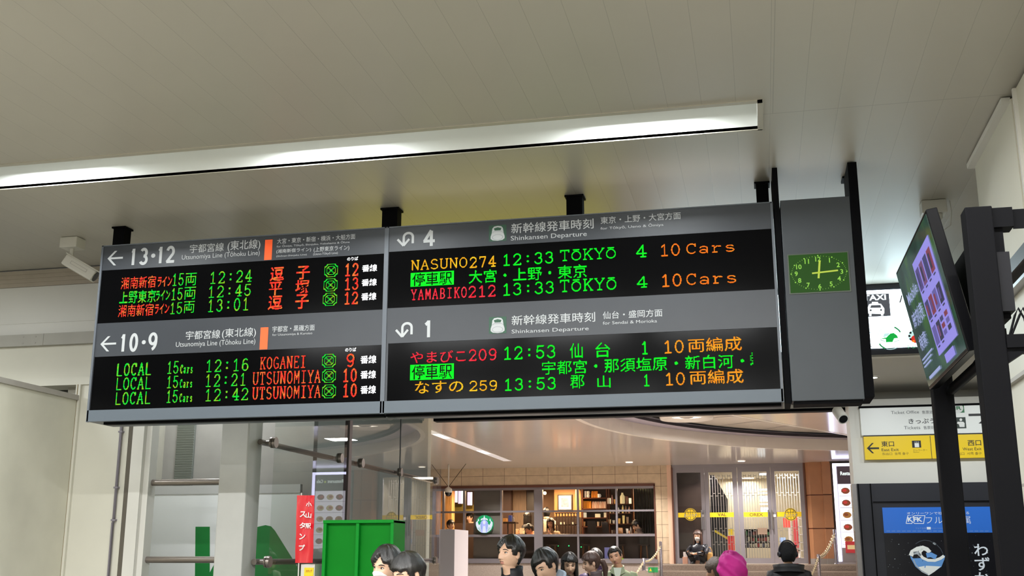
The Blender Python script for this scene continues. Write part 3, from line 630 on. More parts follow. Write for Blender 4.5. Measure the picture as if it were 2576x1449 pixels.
for r, (v0, v1) in enumerate(((.20, .37), (.46, .60), (.66, .80))):
    for k in range(4):
        u = .49 + k*.108
        if r == 2 and k > 1:
            for j in range(3): q(mb, u, v0+j*.05, u+.07, v0+j*.05+.035, (k+j) % 6, .004)
            continue
        q(mb, u, v0, u+.088, v1, (r*2+k) % 6, .004)
        q(mb, u+.015, v0+.03, u+.05, v1-.03, (r+k*3+2) % 6, .005)
        q(mb, u+.02, v1+.012, u+.07, v1+.024, 5, .004)
mb.build('thumbnail', TH_, scr)
mb = MB()
def tvtext(s, u0, v0, u1, v1, bold=.01):
    v, fs, d = glyphs(s, bold); mb.raw([tvp(u0+(u1-u0)*a, v1+(v0-v1)*b_, .003) for a, b_ in v], fs, 0)
tvtext('Mobile', .12, .24, .42, .33); tvtext('時刻表', .10, .40, .41, .54); tvtext('検索', .10, .60, .30, .72)
for k in range(3): q(mb, .05, .77+.03*k, .36-.05*k, .783+.03*k, 0, .003)
q(mb, .10, .93, .42, .955, 0, .003)
mb.build('screen_text', M_scw, scr)
mb = MB(); q(mb, .58, .90, .80, .965, 0, .003); mb.build('screen_button', M_lil, scr)
# post frame behind it
pf = thing('post_frame', 'pair of tall black square steel posts carrying the television', 'post frame', (.77, 4.45, 0))
MB().bbox(.752, 3.955, 0, .842, 4.045, 2.795, .004).build('post', M_dark, pf)
MB().bbox(.79, 5.27, 0, .878, 5.355, 2.9, .004).build('post', M_dark, pf)
MB().box(.842, 3.97, 2.72, .91, 4.05, 2.79).box(.845, 3.985, 2.63, .875, 4.03, 2.72).build('corner_bracket', M_dark, pf)
MB().box(.91, 3.985, 2.745, RX, 4.035, 2.785).box(.91, 3.985, 2.715, RX, 3.99, 2.745).build('cross_arm', M_dark, pf)
MB().box(.842, 3.97, 2.42, .885, 4.06, 2.63).build('power_box', mat('box_black', '#131316', .6, spec=.1), pf)
MB().box(.842, 3.95, 2.29, .935, 4.10, 2.335).prism([(.842, 3.96, 2.29), (.92, 3.96, 2.29), (.842, 3.96, 2.24)], (0, .14, 0)).build('shelf_bracket', M_dark, pf)
for k, dx in enumerate((.015, .03)):
    MB().tube([(.850+dx*.4, 3.96, 2.335), (.862+dx, 3.955, 2.40), (.875+dx, 3.955, 2.425), (.892+dx, 3.96, 2.39), (.90+dx, 3.965, 2.335)], .004, 8).build('cable', M_blk, pf)
MB().box(.845, 4.0, 2.66, .875, 5.3, 2.70).box(.845, 4.0, 2.40, .875, 5.3, 2.44).build('crossbar', M_dark, pf)
MB().box(.836, 4.45, 2.40, .846, 4.80, 2.78).build('mount_plate', M_blk, pf)
mb = MB(); mb.prism([(.845, 4.3, 2.30), (.875, 4.3, 2.30), (.875, 4.3, 2.44)], (0, .05, 0)); mb.tube([(.85, 4.05, 2.36), (.86, 4.6, 2.33), (.86, 5.28, 2.33)], .022, 4); mb.box(.845, 4.15, 2.26, .875, 4.3, 2.33)
mb.build('brace', M_dark, pf)
# cable duct along the right wall
cd_ = thing('cable_duct', 'dark cable duct running along the right wall behind the posts', 'cable duct', (RX-.05, 5, 2.5))
a = P(2560, 672, X=RX-.05).z
MB().box(RX-.09, 2.0, a-.035, RX-.001, 7.4, a+.045).build('duct', mat('duct_brown', '#2a2322', .4, .3), cd_)
MB().box(RX-.06, 2.0, a-.095, RX-.001, 7.4, a-.075).build('rail', M_alu, cd_)
# hanging TAXI sign
YT = 11.22
tx = thing('hanging_sign', 'bright white backlit taxi direction sign partly hidden behind the television', 'sign', (1.5, YT, 3.53))
MB().box(-.9, YT, 3.535, 1.77, YT+.07, 4.245).build('case', mat('sign_case', '#2a2a34', .4), tx)
a, b = P(2170, 882, Y=YT), P(2320, 733, Y=YT)
MB().box(-.86, YT-.006, 3.60, 1.74, YT, 4.185).build('lit_panel', mat('lit_white', '#ffffff', .4, emit='#dcf6ff', es=7.0), tx)
mb = MB(); M_tx = [mat('taxi_grey', '#54565e', .5, emit='#54565e', es=.6), glow('taxi_white', '#f2fdff', 1.6), mat('car_green', '#10b043', .5, emit='#10b043', es=.7), mat('ring_pale', '#b8e0e0', .5, emit='#bfe6e4', es=.9), mat('ring_dark_green', '#2f8a55', .5, emit='#3a9a60', es=.6), mat('sign_ink', '#37343c', .5), mat('ball_red', '#e8332a', .5, emit='#e8332a', es=.6), mat('ball_yellow', '#f0c62a', .5, emit='#f0c62a', es=.6)]
T0 = YT-.006
pxrect(mb, 2168, 798, 2236, 738, T0, 0); 
text(mb, 'TAXI', T0, (2172, 757), (2228, 740), 1, .03, .003)
pp = lambda x, y: (2150+x*.1657, 680+y*.1657)
for poly in ([(195,575),(215,520),(235,510),(262,505),(262,480),(352,480),(358,503),(400,510),(415,530),(450,580),(450,655),(435,665),(435,690),(400,690),(400,665),(255,660),(255,695),(220,695),(220,660),(200,655)],): pxpoly(mb, [pp(*p) for p in poly], T0, 1, .003)
pxpoly(mb, [pp(*p) for p in ((250,532),(390,528),(402,568),(235,572))], T0, 0, .0045)
for cx_, cy_ in ((243,608),(400,603)): pxpoly(mb, [pp(cx_+15*math.cos(i*.628), cy_+15*math.sin(i*.628)) for i in range(10)], T0, 0, .0045)
for poly, mi in (([(395,1035),(480,1020),(540,960),(590,950),(640,985),(662,1030),(600,1035),(575,1090),(475,1095),(470,1045),(400,1040)], 2), ([(430,1015),(448,960),(545,950),(500,1000),(440,1020)], 3), ([(388,1062),(470,1090),(466,1078),(388,1050)], 4), ([(590,1085),(684,1055),(684,1065),(600,1092)], 4)): pxpoly(mb, [pp(*p) for p in poly], T0, mi, .003)
c0 = P(*pp(532, 1025), Y=T0); rx_ = P(*pp(720, 1025), Y=T0).x - c0.x
ribbon(mb, ringpts(c0.x, c0.z, rx_, rx_, 24, math.radians(60), math.radians(172)), .006, T0, 3); ribbon(mb, ringpts(c0.x, c0.z, rx_, rx_, 24, math.radians(-110), math.radians(0)), .006, T0, 3)
ribbon(mb, ringpts(c0.x, c0.z, rx_, rx_, 10, math.radians(26), math.radians(64)), .016, T0, 4, .0025); ribbon(mb, ringpts(c0.x, c0.z, rx_, rx_, 10, math.radians(208), math.radians(245)), .016, T0, 4, .0025)
text(mb, 'ar', T0, pp(180, 1218), pp(262, 1150), 5, 0, .003); pxrect(mb, *pp(150, 952), *pp(255, 938), T0, 5, .003)
ribbon(mb, [(P(*pp(*p), Y=T0).x, P(*pp(*p), Y=T0).z) for p in ((715, 380), (706, 430), (685, 492))], .012, T0, 5, .003)
c0 = P(*pp(915, 1000), Y=T0); rb = P(*pp(1020, 1000), Y=T0).x - c0.x
mb.face([(c0.x+rb*math.cos(i*.3), T0-.002, c0.z+rb*math.sin(i*.3)) for i in range(21)], 3); mb.face([(c0.x+rb*.6*math.cos(i*.3), T0-.003, c0.z-.03+rb*.6*math.sin(i*.3)) for i in range(21)], 6)
for k in range(5):
    t = math.radians(100+k*38); mb.face([(c0.x+rb*.82*math.cos(t)+.012*math.cos(i*1.05), T0-.003, c0.z+rb*.82*math.sin(t)+.012*math.sin(i*1.05)) for i in range(6)], 5 if k < 4 else 7)
text(mb, 'トレン', T0, pp(810, 1192), pp(1010, 1130), 4, .02, .003)
mb.build('sign_lettering', M_tx, tx)
# downlight in the passage soffit
dl_ = thing('downlight', 'round bright downlight in the soffit under the taxi sign', 'light', (1.3, 12.5, 3.53))
p = P(2193, 950, Z=ZS-.004)
MB().lathe([(.06, -.006), (.085, -.006), (.085, 0)], (p.x, p.y, ZS-.002), caps=False).build('rim', M_white2, dl_)
MB().lathe([(.06, -.004), (.059, 0)], (p.x, p.y, ZS-.003)).build('lens', glow('lens_glow', '#fffaf0', 5), dl_)
# wall with the yellow exit signs and the advertising board
YW = 13.3
mb = MB().box(P(2141, 1110, Y=YW).x, YW+.02, 0, 4, YW+.5, zh+.02)
struct(mb, 'wall_sign', mat('sign_wall_white', '#dedcd4', .5))
mb = MB().box(P(2164, 1060, Y=YW).x, YW, 0, P(2164, 1060, Y=YW).x+.012, YW+.02, zh)
gs = thing('wall_sign_panel', 'white and yellow wall sign for ticket office and the east and west exits', 'sign', (1.8, YW, 2.7))
x0, x1 = P(2172, 1097, Y=YW).x, P(2172, 1097, Y=YW).x+1.75
zt, zy1, zy0 = P(2250, 1025, Y=YW-.03).z, P(2172, 1096, Y=YW).z, P(2172, 1157, Y=YW).z
Y1 = YW-.03
MB().box(x0-.02, Y1, zy1, x1, YW+.02, zt).build('white_panel', mat('panel_white', '#e2e5e2', .35, emit='#e2e5e2', es=.12), gs)
MB().box(x0, Y1, zy0, x1, YW+.02, zy1-.014).build('yellow_panel', mat('exit_yellow', '#e8c51a', .4, emit='#e8c51a', es=.12), gs)
mb = MB().box(x0, Y1-.001, zy1-.014, x1, YW+.01, zy1)
Yl = Y1
MB().box(x0-.03, Y1-.004, zt, x1, YW+.02, zt+.024).build('top_edge', M_blk, gs)
k = lambda x, y: (2160+x*.303, 1010+y*.303)
pxrect(mb, *k(590, 285), *k(612, 480), Yl, 0, .001)
pxpoly(mb, [k(*p) for p in ((68,388),(110,345),(125,345),(92,380),(92,394),(128,430),(112,430))], Yl, 0); pxrect(mb, *k(88, 382), *k(170, 395), Yl, 0)
text(mb, '東口', Yl, k(190, 376), k(292, 328), 0, .01); text(mb, '西口', Yl, k(908, 368), k(1014, 320), 0, .01)
text(mb, 'East Exit', Yl, k(192, 413), k(332, 387), 0); text(mb, 'West Exit', Yl, k(864, 407), k(1018, 380), 0)
text(mb, '东出口  동쪽 출구', Yl, k(196, 446), k(414, 420), 1); text(mb, '西出口  서쪽 출구', Yl, k(790, 446), k(1020, 418), 1)
pxrect(mb, *k(446, 384), *k(515, 324), Yl, 0); pxrect(mb, *k(466, 380), *k(500, 345), Yl, 2, .003)
for i in range(3): pxpoly(mb, [k(468+i*14+4*math.cos(j*1.05), 337+4*math.sin(j*1.05)) for j in range(6)], Yl, 2, .003)
text(mb, 'エレベーター', Yl, k(452, 413), k(570, 394), 1); text(mb, 'Elevator', Yl, k(455, 424), k(505, 415), 1)
text(mb, 'Ticket Office', Yl, k(270, 105), k(500, 74), 3); text(mb, '售票处', Yl, k(527, 104), k(615, 74), 3); text(mb, 'きっぷうりば', Yl, k(416, 186), k(760, 134), 0, .01); text(mb, 'Tickets', Yl, k(378, 232), k(510, 202), 3); text(mb, '售票处', Yl, k(540, 232), k(625, 202), 3)
pxrect(mb, *k(770, 95), *k(872, 20), Yl, 4); c0 = P(*k(820, 55), Y=Yl); mb.face([(c0.x+.062*math.cos(i*.3), Yl-.003, c0.z+.055*math.sin(i*.3)) for i in range(21)], 2)
text(mb, 'JR', Yl, k(785, 80), k(852, 38), 4, .03, .0045)
pxrect(mb, *k(770, 225), *k(886, 130), Yl, 5); pxrect(mb, *k(785, 190), *k(808, 142), Yl, 2, .003)
pxpoly(mb, [k(848+12*math.cos(i*.5), 152+12*math.sin(i*.5)) for i in range(13)], Yl, 2, .003); pxpoly(mb, [k(*p) for p in ((822,168),(868,168),(880,180),(880,212),(838,212),(832,190),(815,182))], Yl, 2, .003)
pxrect(mb, *k(913, 122), *k(1080, 98), Yl, 0); pxpoly(mb, [k(*p) for p in ((1080,160),(1130,110),(1080,60))], Yl, 0); pxpoly(mb, [k(*p) for p in ((995,183),(1020,160),(1030,183))], Yl, 0)
mb.build('sign_lettering', [mat('sign_black', '#1c1c20', .5), mat('sign_brown', '#7a661f', .5), mat('sign_pictogram_white', '#eef0ee', .5), mat('sign_mid_grey', '#6d6f72', .5), mat('emblem_leaf', '#2f7a4c', .5), mat('pictogram_dark', '#24332c', .5)], gs)
ad = thing('advertising_board', 'dark advertising board with a blue header and a water drop picture', 'advertising board', (1.8, YW-.1, 0))
xa, za = P(2155, 1217, Y=YW-.25).x, P(2155, 1217, Y=YW-.25).z; YA = YW-.25
MB().box(xa, YA, 0.05, xa+1.75, YW, za).build('frame', mat('board_dark', '#2b2c33', .45, .2), ad)
MB().box(xa+.14, YA-.012, .05, xa+.15, YA, za).box(xa+.16, YA-.012, P(2200, 1262, Y=YA).z-.008, xa+1.75, YA, P(2200, 1262, Y=YA).z).box(xa+.01, YA-.01, .05, xa+.02, YA, za).build('groove', M_blk, ad)
MB().box(xa-.05, YA+.03, 0.05, xa, YW, za).build('side_panel', mat('steel_panel', '#8d8a8c', .25, .8), ad)
MB().box(xa-.055, YA+.05, P(2150, 1335, Y=YA).z, xa-.05, YW-.02, P(2150, 1288, Y=YA).z).build('notice', mat('notice_paper', '#cfc9c0', .6), ad)
px0, pz1, pz0 = P(2219, 1277, Y=YA).x, P(2219, 1277, Y=YA).z, P(2219, 1341, Y=YA).z
MB().box(px0, YA-.01, pz0, xa+1.62, YA, pz1).build('header_panel', mat('ad_blue', '#2a66c0', .35, emit='#2a66c0', es=.25), ad)
MB().box(px0, YA-.01, .3, xa+1.62, YA, pz0).build('picture_panel', mat('ad_night', '#0d0d16', .3), ad)
YP = YA-.01; g = lambda x, y: (2230+x*.13043, 1260+y*.13043)
mb = MB(); text(mb, 'オンリーワンで社会に貢献する', YP, g(395, 268), g(1592, 205), 0); text(mb, 'フルヤ金属', YP, g(765, 445), g(1612, 290), 0, -.008)
text(mb, 'K', YP, g(412, 402), g(505, 312), 0, .04); text(mb, 'FK', YP, g(522, 402), g(690, 312), 0, .04)
o = [(378,436),(410,285),(515,285),(500,325),(545,285),(742,285),(715,436),(545,436),(500,405),(490,436),(378,436)]
ribbon(mb, [(P(*g(*p), Y=YP).x, P(*g(*p), Y=YP).z) for p in o], .007, YP, 0)
pxrect(mb, *g(780, 552), *g(852, 503), YP, 0); text(mb, 'フルヤ金属', YP, g(560, 548), g(760, 508), 1); text(mb, 'https://www', YP, g(875, 545), g(1100, 515), 1)
for x in range(0, 20): pxrect(mb, *g(x*100, 588), *g(x*100+70, 578), YP, 1)
mb.build('header_lettering', [mat('ad_white', '#dce4ee', .5, emit='#dce4ee', es=.15), mat('ad_pale_blue', '#7fa2dc', .5)], ad)
mb = MB(); text(mb, 'わ', YP, g(1700, 1060), g(1945, 830), 0, .012); text(mb, 'ず', YP, g(1715, 1345), g(1985, 1085), 0, .012); text(mb, 'か', YP, g(1720, 1610), g(1985, 1375), 0, .012); text(mb, 'な', YP, g(1300, 1000), g(1580, 850), 0, .012); text(mb, '可', YP, g(1330, 1390), g(1605, 1150), 0, .012)
mb.build('slogan_lettering', MATS['ad_white'], ad)
mb = MB(); r1_ = random.Random(5)
for _ in range(70):
    x, y = r1_.uniform(0, 2000), r1_.uniform(640, 1440); s = r1_.choice((3, 4, 5, 9)); pxpoly(mb, [g(x+s*math.cos(i*1.05), y+s*math.sin(i*1.05)) for i in range(6)], YP, 3, .001)
drop = [(455,1050),(470,1110),(560,1270),(680,1370),(815,1440),(920,1370),(1060,1270),(1120,1120),(1130,1050),(1000,1110),(850,1140),(690,1100),(520,1110)]
pxpoly(mb, [g(*p) for p in drop], YP, 1, .001)
pxpoly(mb, [g(*p) for p in ((590,1280),(760,1250),(1050,1265),(920,1370),(815,1438),(680,1370))], YP, 2, .002)
rib = lambda pts, wd, mi, o=.0025: ribbon(mb, [(P(*g(*p), Y=YP).x, P(*g(*p), Y=YP).z) for p in pts], wd, YP, mi, o)
rib([(470,1060),(500,985),(600,925),(700,905),(780,935),(835,995)], .045, 2); rib([(700,930),(650,980),(650,1040),(700,1100),(800,1145),(930,1150),(1040,1110),(1110,1060)], .03, 2); rib([(520,1010),(600,1000),(660,1060)], .03, 3)
rib([(770,1050),(860,1040),(960,1090)], .05, 1); rib([(560,830),(640,780),(730,758),(830,770),(950,830),(1040,920),(1090,1020)], .006, 4); rib([(900,810),(950,838)], .02, 3)
rib([(520,1130),(560,1230),(660,1340),(800,1420)], .012, 3, .003); rib([(760,1200),(740,1290)], .01, 1, .003)
mb.build('water_drop_picture', [MATS['ad_white'], mat('drop_blue', '#5f93cf', .4, emit='#5f93cf', es=.2), mat('drop_white', '#dfe3e0', .4, emit='#dfe3e0', es=.2), mat('spark_white', '#b8c0c8', .4), mat('drop_line', '#4a525e', .4)], ad)
# security cameras
M_cam = mat('camera_plastic', '#cfccc2', .45); M_lens = mat('camera_lens', '#0a0a0c', .1)
def bullet_camera(label, base, aim, mount=(.13, .11, .055), ln=.22, r=.04, plate=None, drop=.12):
    t = thing('security_camera', label, 'security camera', base); b = Vector(base); aim = Vector(aim).normalized()
    MB().bbox(b.x-mount[0]/2, b.y-mount[1]/2, b.z-mount[2], b.x+mount[0]/2, b.y+mount[1]/2, b.z, .004).build('mount_box', M_cam, t)
    j = b - Vector((0, 0, mount[2]+drop)); MB().tube([b-Vector((0, 0, mount[2]-.01)), j], .017, 10).ball(j, .024).build('bracket', M_cam, t)
    s = j + aim*-.05 - Vector((0, 0, .02)); e = s + aim*ln
    if not plate: MB().tube([s, s+aim*.01, e-aim*.02, e], [r*.8, r, r, r*1.06], 16).build('housing', M_cam, t)
    up = Vector((0, 0, 1)); side = aim.cross(up).normalized(); u2 = side.cross(aim)
    Mx = Matrix((side, aim, u2)).transposed().to_4x4(); Mx.translation = s
    if plate:
        MB().bbox(-r, 0, -r*.95, r, ln, r*.9, .012, 0, Mx).build('housing', M_cam, t); MB().bbox(-r*1.1, -.01, r*.85, r*1.1, ln+.035, r*1.05, .006, 0, Mx).build('sun_shield', M_cam, t)
        for sx in (-1, 1): ml = MB(); [ml.box(sx*r*.985, a0, b0, sx*r*1.02, a1, b1, 0, Mx) for a0, b0, a1, b1 in ((.07, -.012, .23, -.009), (.07, .012, .23, .015), (.07, -.012, .073, .015), (.227, -.012, .23, .015))]; ml.build('side_slot', M_trim, t)
    MB().tube([e-aim*.003, e+aim*.004], [r*.82, r*.8], 16).build('lens', M_lens, t)
    return t
p = P(184, 600, Z=CEIL); q_ = P(240, 672, Y=8.05)
bullet_camera('white security camera under the ceiling left of the boards', (p.x, p.y, CEIL-.002), (.78, .2, -.46), (.16, .13, .09), .30, .052, True, .1)
p = P(2108, 1018, Y=12.9); bullet_camera('white security camera under the soffit below the clock box', (p.x, 12.9, ZS-.002), (.22, -.62, -.5), (.17, .13, .27), .2, .06, False, .05)
p = P(986, 1052, Y=12.0); bullet_camera('grey security camera in front of the glass screen under the boards', (p.x, 12.0, 3.52), (.12, -.9, -.3), (.1, .1, .2), .16, .055, False, .1)
t = thing('ceiling_junction_box', 'small white box on the ceiling above the television with a hanging cable', 'junction box', (1.4, 8.5, CEIL-.1))
p = P(2346, 508, Z=CEIL); MB().bbox(p.x-.09, p.y-.07, CEIL-.105, p.x+.09, p.y+.07, CEIL-.002, .006).build('box', M_cam, t)
MB().lathe([(.03, -.06), (.05, -.03), (.05, 0), (.025, 0)], (p.x+.01, p.y-.02, CEIL-.105)).build('camera_base', M_cam, t)
MB().tube([(p.x+.12, p.y-.02, CEIL-.004), (p.x+.125, p.y-.02, CEIL-.1), (p.x+.11, p.y-.02, CEIL-.2), (p.x+.05, p.y-.02, CEIL-.24)], .004, 6).build('cable', M_cam, t)
# ================================================================== LEFT: RAILS, GLASS SCREEN, CABINET, FLAG
# grey back wall of the recess with a louvre, white shop hoarding with a green mark
struct(MB().box(LX-.2, 10.42, 0, -4.335, 10.52, 4.05), 'wall_recess', mat('recess_wall', '#8e8b86', .5, var=.05))
struct(MB().box(LX-.2, Y0+.12, 0, LX+.02, 10.42, 4.05), 'wall_recess_side', mat('recess_side', '#b3afa2', .5, var=.05))
lv = thing('wall_vent', 'tall grey louvred vent on the back wall left of the white column', 'vent', (-5.72, 10.4, 2.3))
MB().box(-5.83, 10.40, 2.2, -5.63, 10.42, 3.6).build('frame', mat('vent_grey', '#7b7f79', .5), lv)
mb = MB()
for i in range(56): mb.prism([(-5.825, 10.395, 2.205+.0245*i), (-5.825, 10.385, 2.222+.0245*i), (-5.825, 10.40, 2.226+.0245*i)], (.19, 0, 0))
mb.build('louvre_slats', mat('vent_slat', '#8d918a', .5), lv)
hd = thing('shop_hoarding', 'white hoarding panel with a large green letter behind the rails', 'hoarding', (-5.1, 10.2, 0))
YHd = 10.2
MB().box(LX+.03, YHd, 0, -4.36, YHd+.05, P(480, 1243, Y=YHd).z).build('panel', mat('hoarding_white', '#e4e6e6', .35), hd)
MB().box(LX+.03, YHd-.004, P(480, 1243, Y=YHd).z, -4.36, YHd+.05, P(480, 1222, Y=YHd).z).build('top_band', mat('hoarding_grey', '#b9b9b8', .4), hd)
mb = MB(); pxpoly(mb, [(492, 1325), (528, 1325), (528, 1500), (490, 1500)], YHd, 0, .002)
pxpoly(mb, [(528, 1500), (528, 1440), (562, 1376), (600, 1340), (650, 1325), (668, 1321), (682, 1324), (692, 1335), (745, 1420), (790, 1500)], YHd, 0, .002)
mb.build('green_letter', mat('mark_green', '#0f7a33', .4), hd)
M_rail = mat('brushed_rail', '#8b827b', .3, .75)
for py, lab in ((1213, 'upper brushed steel rail between the left post and the white column'), (1408, 'lower brushed steel rail between the left post and the white column')):
    z = P(470, py, Y=9.0).z; t = thing('rail', lab, 'rail', (-4.9, 9.0, z))
    MB().tube([(-5.27, 9.0, z), (-4.575, 9.0, z)], .028, 16).build('pipe', M_rail, t)
    MB().tube([(-5.275, 9.0, z), (-5.26, 9.0, z)], .034, 16).box(-5.3, 8.99, z-.015, -5.26, 9.02, z+.015).build('end_bracket', M_rail, t)
cp = thing('conduit_pipe', 'thin grey conduit pipe running up the white wall left of the rails', 'pipe', (-5.75, 8.9, 0))
p0, p1 = P(305, 1068, Y=8.88), P(270, 1449, Y=8.88)
MB().tube([(p0.x, 8.885, 3.12), (p0.x, 8.885, 1.9), (p0.x-.006, 8.885, 1.9), (p0.x-.006, 8.885, 0.02)], .013, 10).build('pipe', mat('conduit', '#8c8790', .4, .3), cp)
mb = MB()
for z in (2.69, 2.2, 1.92, 1.3): mb.bbox(p0.x-.02, 8.87, z-.008, p0.x+.02, Y0, z+.008, .002)
mb.build('clips', mat('conduit', '#8c8790', .4, .3), cp)
# glass screen running into the hall, X = XG
XG = -4.2
gsn = thing('glass_screen', 'tall glass screen on steel point fixings running from the white column', 'glass screen', (XG, 11.8, 0))
GL = glass_mat('screen_glass', (.90, .96, .93), 1.75)
for y0, y1 in ((9.2, 11.03), (11.11, 12.77), (12.785, 14.57)):
    mb = MB(); mb.face([(XG, y0, .02), (XG, y1, .02), (XG, y1, 3.5), (XG, y0, 3.5)]); mb.build('pane', GL, gsn)
MB().box(XG-.04, 11.03, 0, XG+.012, 11.11, 3.5).build('mullion', mat('mullion_taupe', '#6d6160', .4, .3), gsn)
MB().box(XG-.006, 12.77, .02, XG+.006, 12.785, 3.5).build('joint_seal', mat('seal_dark', '#55585a', .5), gsn)
for z in (2.595, 1.565):
    MB().tube([(XG-.09, 9.1, z), (XG-.09, 14.4, z)], .026, 14).build('support_rail', M_rail, gsn)
    for y in (9.18, 10.80, 11.43, 12.78, 14.32):
        MB().tube([(XG-.09, y, z), (XG-.01, y, z)], .018, 10).tube([(XG+.003, y, z), (XG+.028, y, z)], [.052, .048], 20).tube([(XG-.02, y, z), (XG-.003, y, z)], .05, 20).build('point_fixing', M_rail, gsn)
wb = thing('white_partition', 'low white partition block at the end of the glass screen', 'partition', (-4.28, 15.6, 0))
MB().bbox(-4.40, 15.2, 0, -4.175, 15.95, 1.985, .004).build('block', mat('partition_white', '#bdb5b7', .4), wb)
# green cabinet back
gc = thing('green_cabinet', 'bright green metal cabinet with two recessed panels in front of the glass screen', 'cabinet', (-3.2, 8.7, 0))
gx0, gx1, gz = -3.505, -2.90, 1.895
M_gr = mat('cabinet_green', '#07912a', .45, var=.03, spec=.15); M_gr2 = mat('cabinet_green_panel', '#07831f', .5, var=.04, spec=.12)
gm = P(899, 1330, Y=8.7).x
MB().bbox(gx0, 8.7, 0, gx0+.028, 9.0, gz, .003).bbox(gx1-.028, 8.7, 0, gx1, 9.0, gz, .003).bbox(gx0, 8.69, gz-.022, gx1, 9.0, gz+.004, .003).build('frame', M_gr, gc)
MB().box(gm-.012, 8.70, 0, gm+.014, 8.76, gz-.02).build('centre_stile', M_gr, gc)
for xa_, xb_ in ((gx0+.028, gm-.012), (gm+.014, gx1-.028)): MB().box(xa_, 8.745, 0, xb_, 8.76, gz-.02).build('back_panel', M_gr2, gc)
# red stamp-rally flag with its holder
fl = thing('red_banner', 'small red vertical banner with white lettering beside the green cabinet', 'banner', (-3.66, 8.68, 1.5))
YF = 8.66
mb = MB(); r_ = 12; A, B, C_, D_ = P(747, 1246, Y=YF), P(791, 1246, Y=YF), P(788, 1416, Y=YF), P(741, 1416, Y=YF)
vs, fs = [], []
for j in range(r_+1):
    for i in range(7):
        u, v = i/6, j/r_; p = A.lerp(B, u).lerp(D_.lerp(C_, u), v); vs.append((p.x, YF+.008*math.sin(u*9+v*2)*(.3+v) + .004*math.sin(v*14+u*3), p.z))
for j in range(r_):
    for i in range(6): k0 = j*7+i; fs.append((k0, k0+7, k0+8, k0+1))
mb.raw(vs, fs, 0, True); n0 = len(mb.v)
mb.raw([(x, y+.003, z) for x, y, z in vs], [f[::-1] for f in fs], 0, True)
mb.build('cloth', mat('banner_red', '#e01228', .22, coat=.5), fl)
mb = MB()
def vtext(s, cx_, y0, h, sz, plane=YF-.018):
    for i, ch in enumerate(s): text(mb, ch, plane, (cx_-sz/2-(i*.8), y0+i*h+sz*.95), (cx_+sz/2-(i*.8), y0+i*h), 0, .03)
vtext('小山駅', 777, 1262, 27, 15); vtext('スタンプ', 762, 1286, 28, 16)
mb.build('lettering', mat('banner_white', '#f2ecec', .5), fl)
MB().tube([(A.lerp(B, .25).x, YF+.012, 1.45), (A.lerp(B, .25).x-.004, YF+.012, 2.12)], .006, 8).build('pole', M_white2, fl)
st = thing('stamp_stand', 'slim white stand with a yellow notice under the red banner', 'stand', (-3.62, 8.68, 0))
MB().box(-3.68, 8.69, 0, -3.56, 8.8, 1.55).build('post', M_white2, st)
a, b = P(765, 1449, Y=8.685), P(789, 1428, Y=8.685)
MB().box(a.x, 8.683, a.z-.1, b.x, 8.69, b.z).build('notice', mat('notice_yellow', '#f2dc1a', .4), st)
mb = MB(); text(mb, 'スタンプ', 8.683, (769, 1440), (785, 1433), 0, .03); mb.build('notice_lettering', mat('notice_red', '#c8321e', .5), st)
# ================================================================== MALL HALL, CAFE, DOORS
FY, ZM, ZF = 27.0, 3.76, 1.46                         # facade plane, mall ceiling, raised floor
CXc, CYc, RC = 4.66, 17.16, 7.41                      # round ceiling recess
M_mceil = mat('mall_ceiling', '#cec5bf', .14, spec=.5, var=.03, scale=.5)
M_mwhite = mat('mall_white', '#e9e2da', .25)
def annulus(mb, poly, hole, z, mi=0):
    bm = bmesh.new(); v1 = [bm.verts.new((x, y, z)) for x, y in poly]; v2 = [bm.verts.new((x, y, z)) for x, y in hole]
    e = [bm.edges.new((a, b)) for L in (v1, v2) for a, b in zip(L, L[1:]+L[:1])]
    bmesh.ops.triangle_fill(bm, edges=e, use_beauty=True)
    mb.bm(bm, mi)
xr = 4.1
hole = []
for i in range(97):
    t = math.pi*2*i/96; x, y = CXc+RC*math.cos(t), CYc+RC*math.sin(t)
    if x < xr-.02 and y > 14.12: hole.append((x, y))
hole = sorted(hole, key=lambda p: -math.atan2(p[1]-CYc, -(p[0]-CXc)))
mb = MB(); annulus(mb, [(-12, 14.1), (xr, 14.1), (xr, FY+.1), (-12, FY+.1)], hole, ZM)
struct(mb, 'ceiling_mall', M_mceil)
mb = MB(); n = len(hole); loop = hole
def rim(z0, z1, r0, r1, mi):
    vs = [(CXc+(x-CXc)*r0, CYc+(y-CYc)*r0, z0) for x, y in loop] + [(CXc+(x-CXc)*r1, CYc+(y-CYc)*r1, z1) for x, y in loop]
    mb.raw(vs, [(i, (i+1) % n, n+(i+1) % n, n+i) for i in range(n)], mi, False)
rim(ZM-.005, ZM+.22, 1, 1, 0); rim(ZM-.005, ZM-.005, 1.0, 1.012, 0); rim(ZM+.22, ZM+.22, 1.0, .955, 1); rim(ZM+.22, ZM+.27, .955, .955, 2); rim(ZM+.27, ZM+.27, .955, .94, 2)
struct(mb, 'trim_9', [M_mwhite, mat('cove_mauve', '#8d8592', .4), mat('cove_dark', '#35323c', .6)])
def upper_ceiling():
    m = mat('upper_ceiling', '#dcd2c6', .14); return m
mb = MB(); mb.box(-4, 14.2, ZM+.30, 4.1, 26, ZM+.33)
struct(mb, 'ceiling_recess', upper_ceiling())
mb = MB()
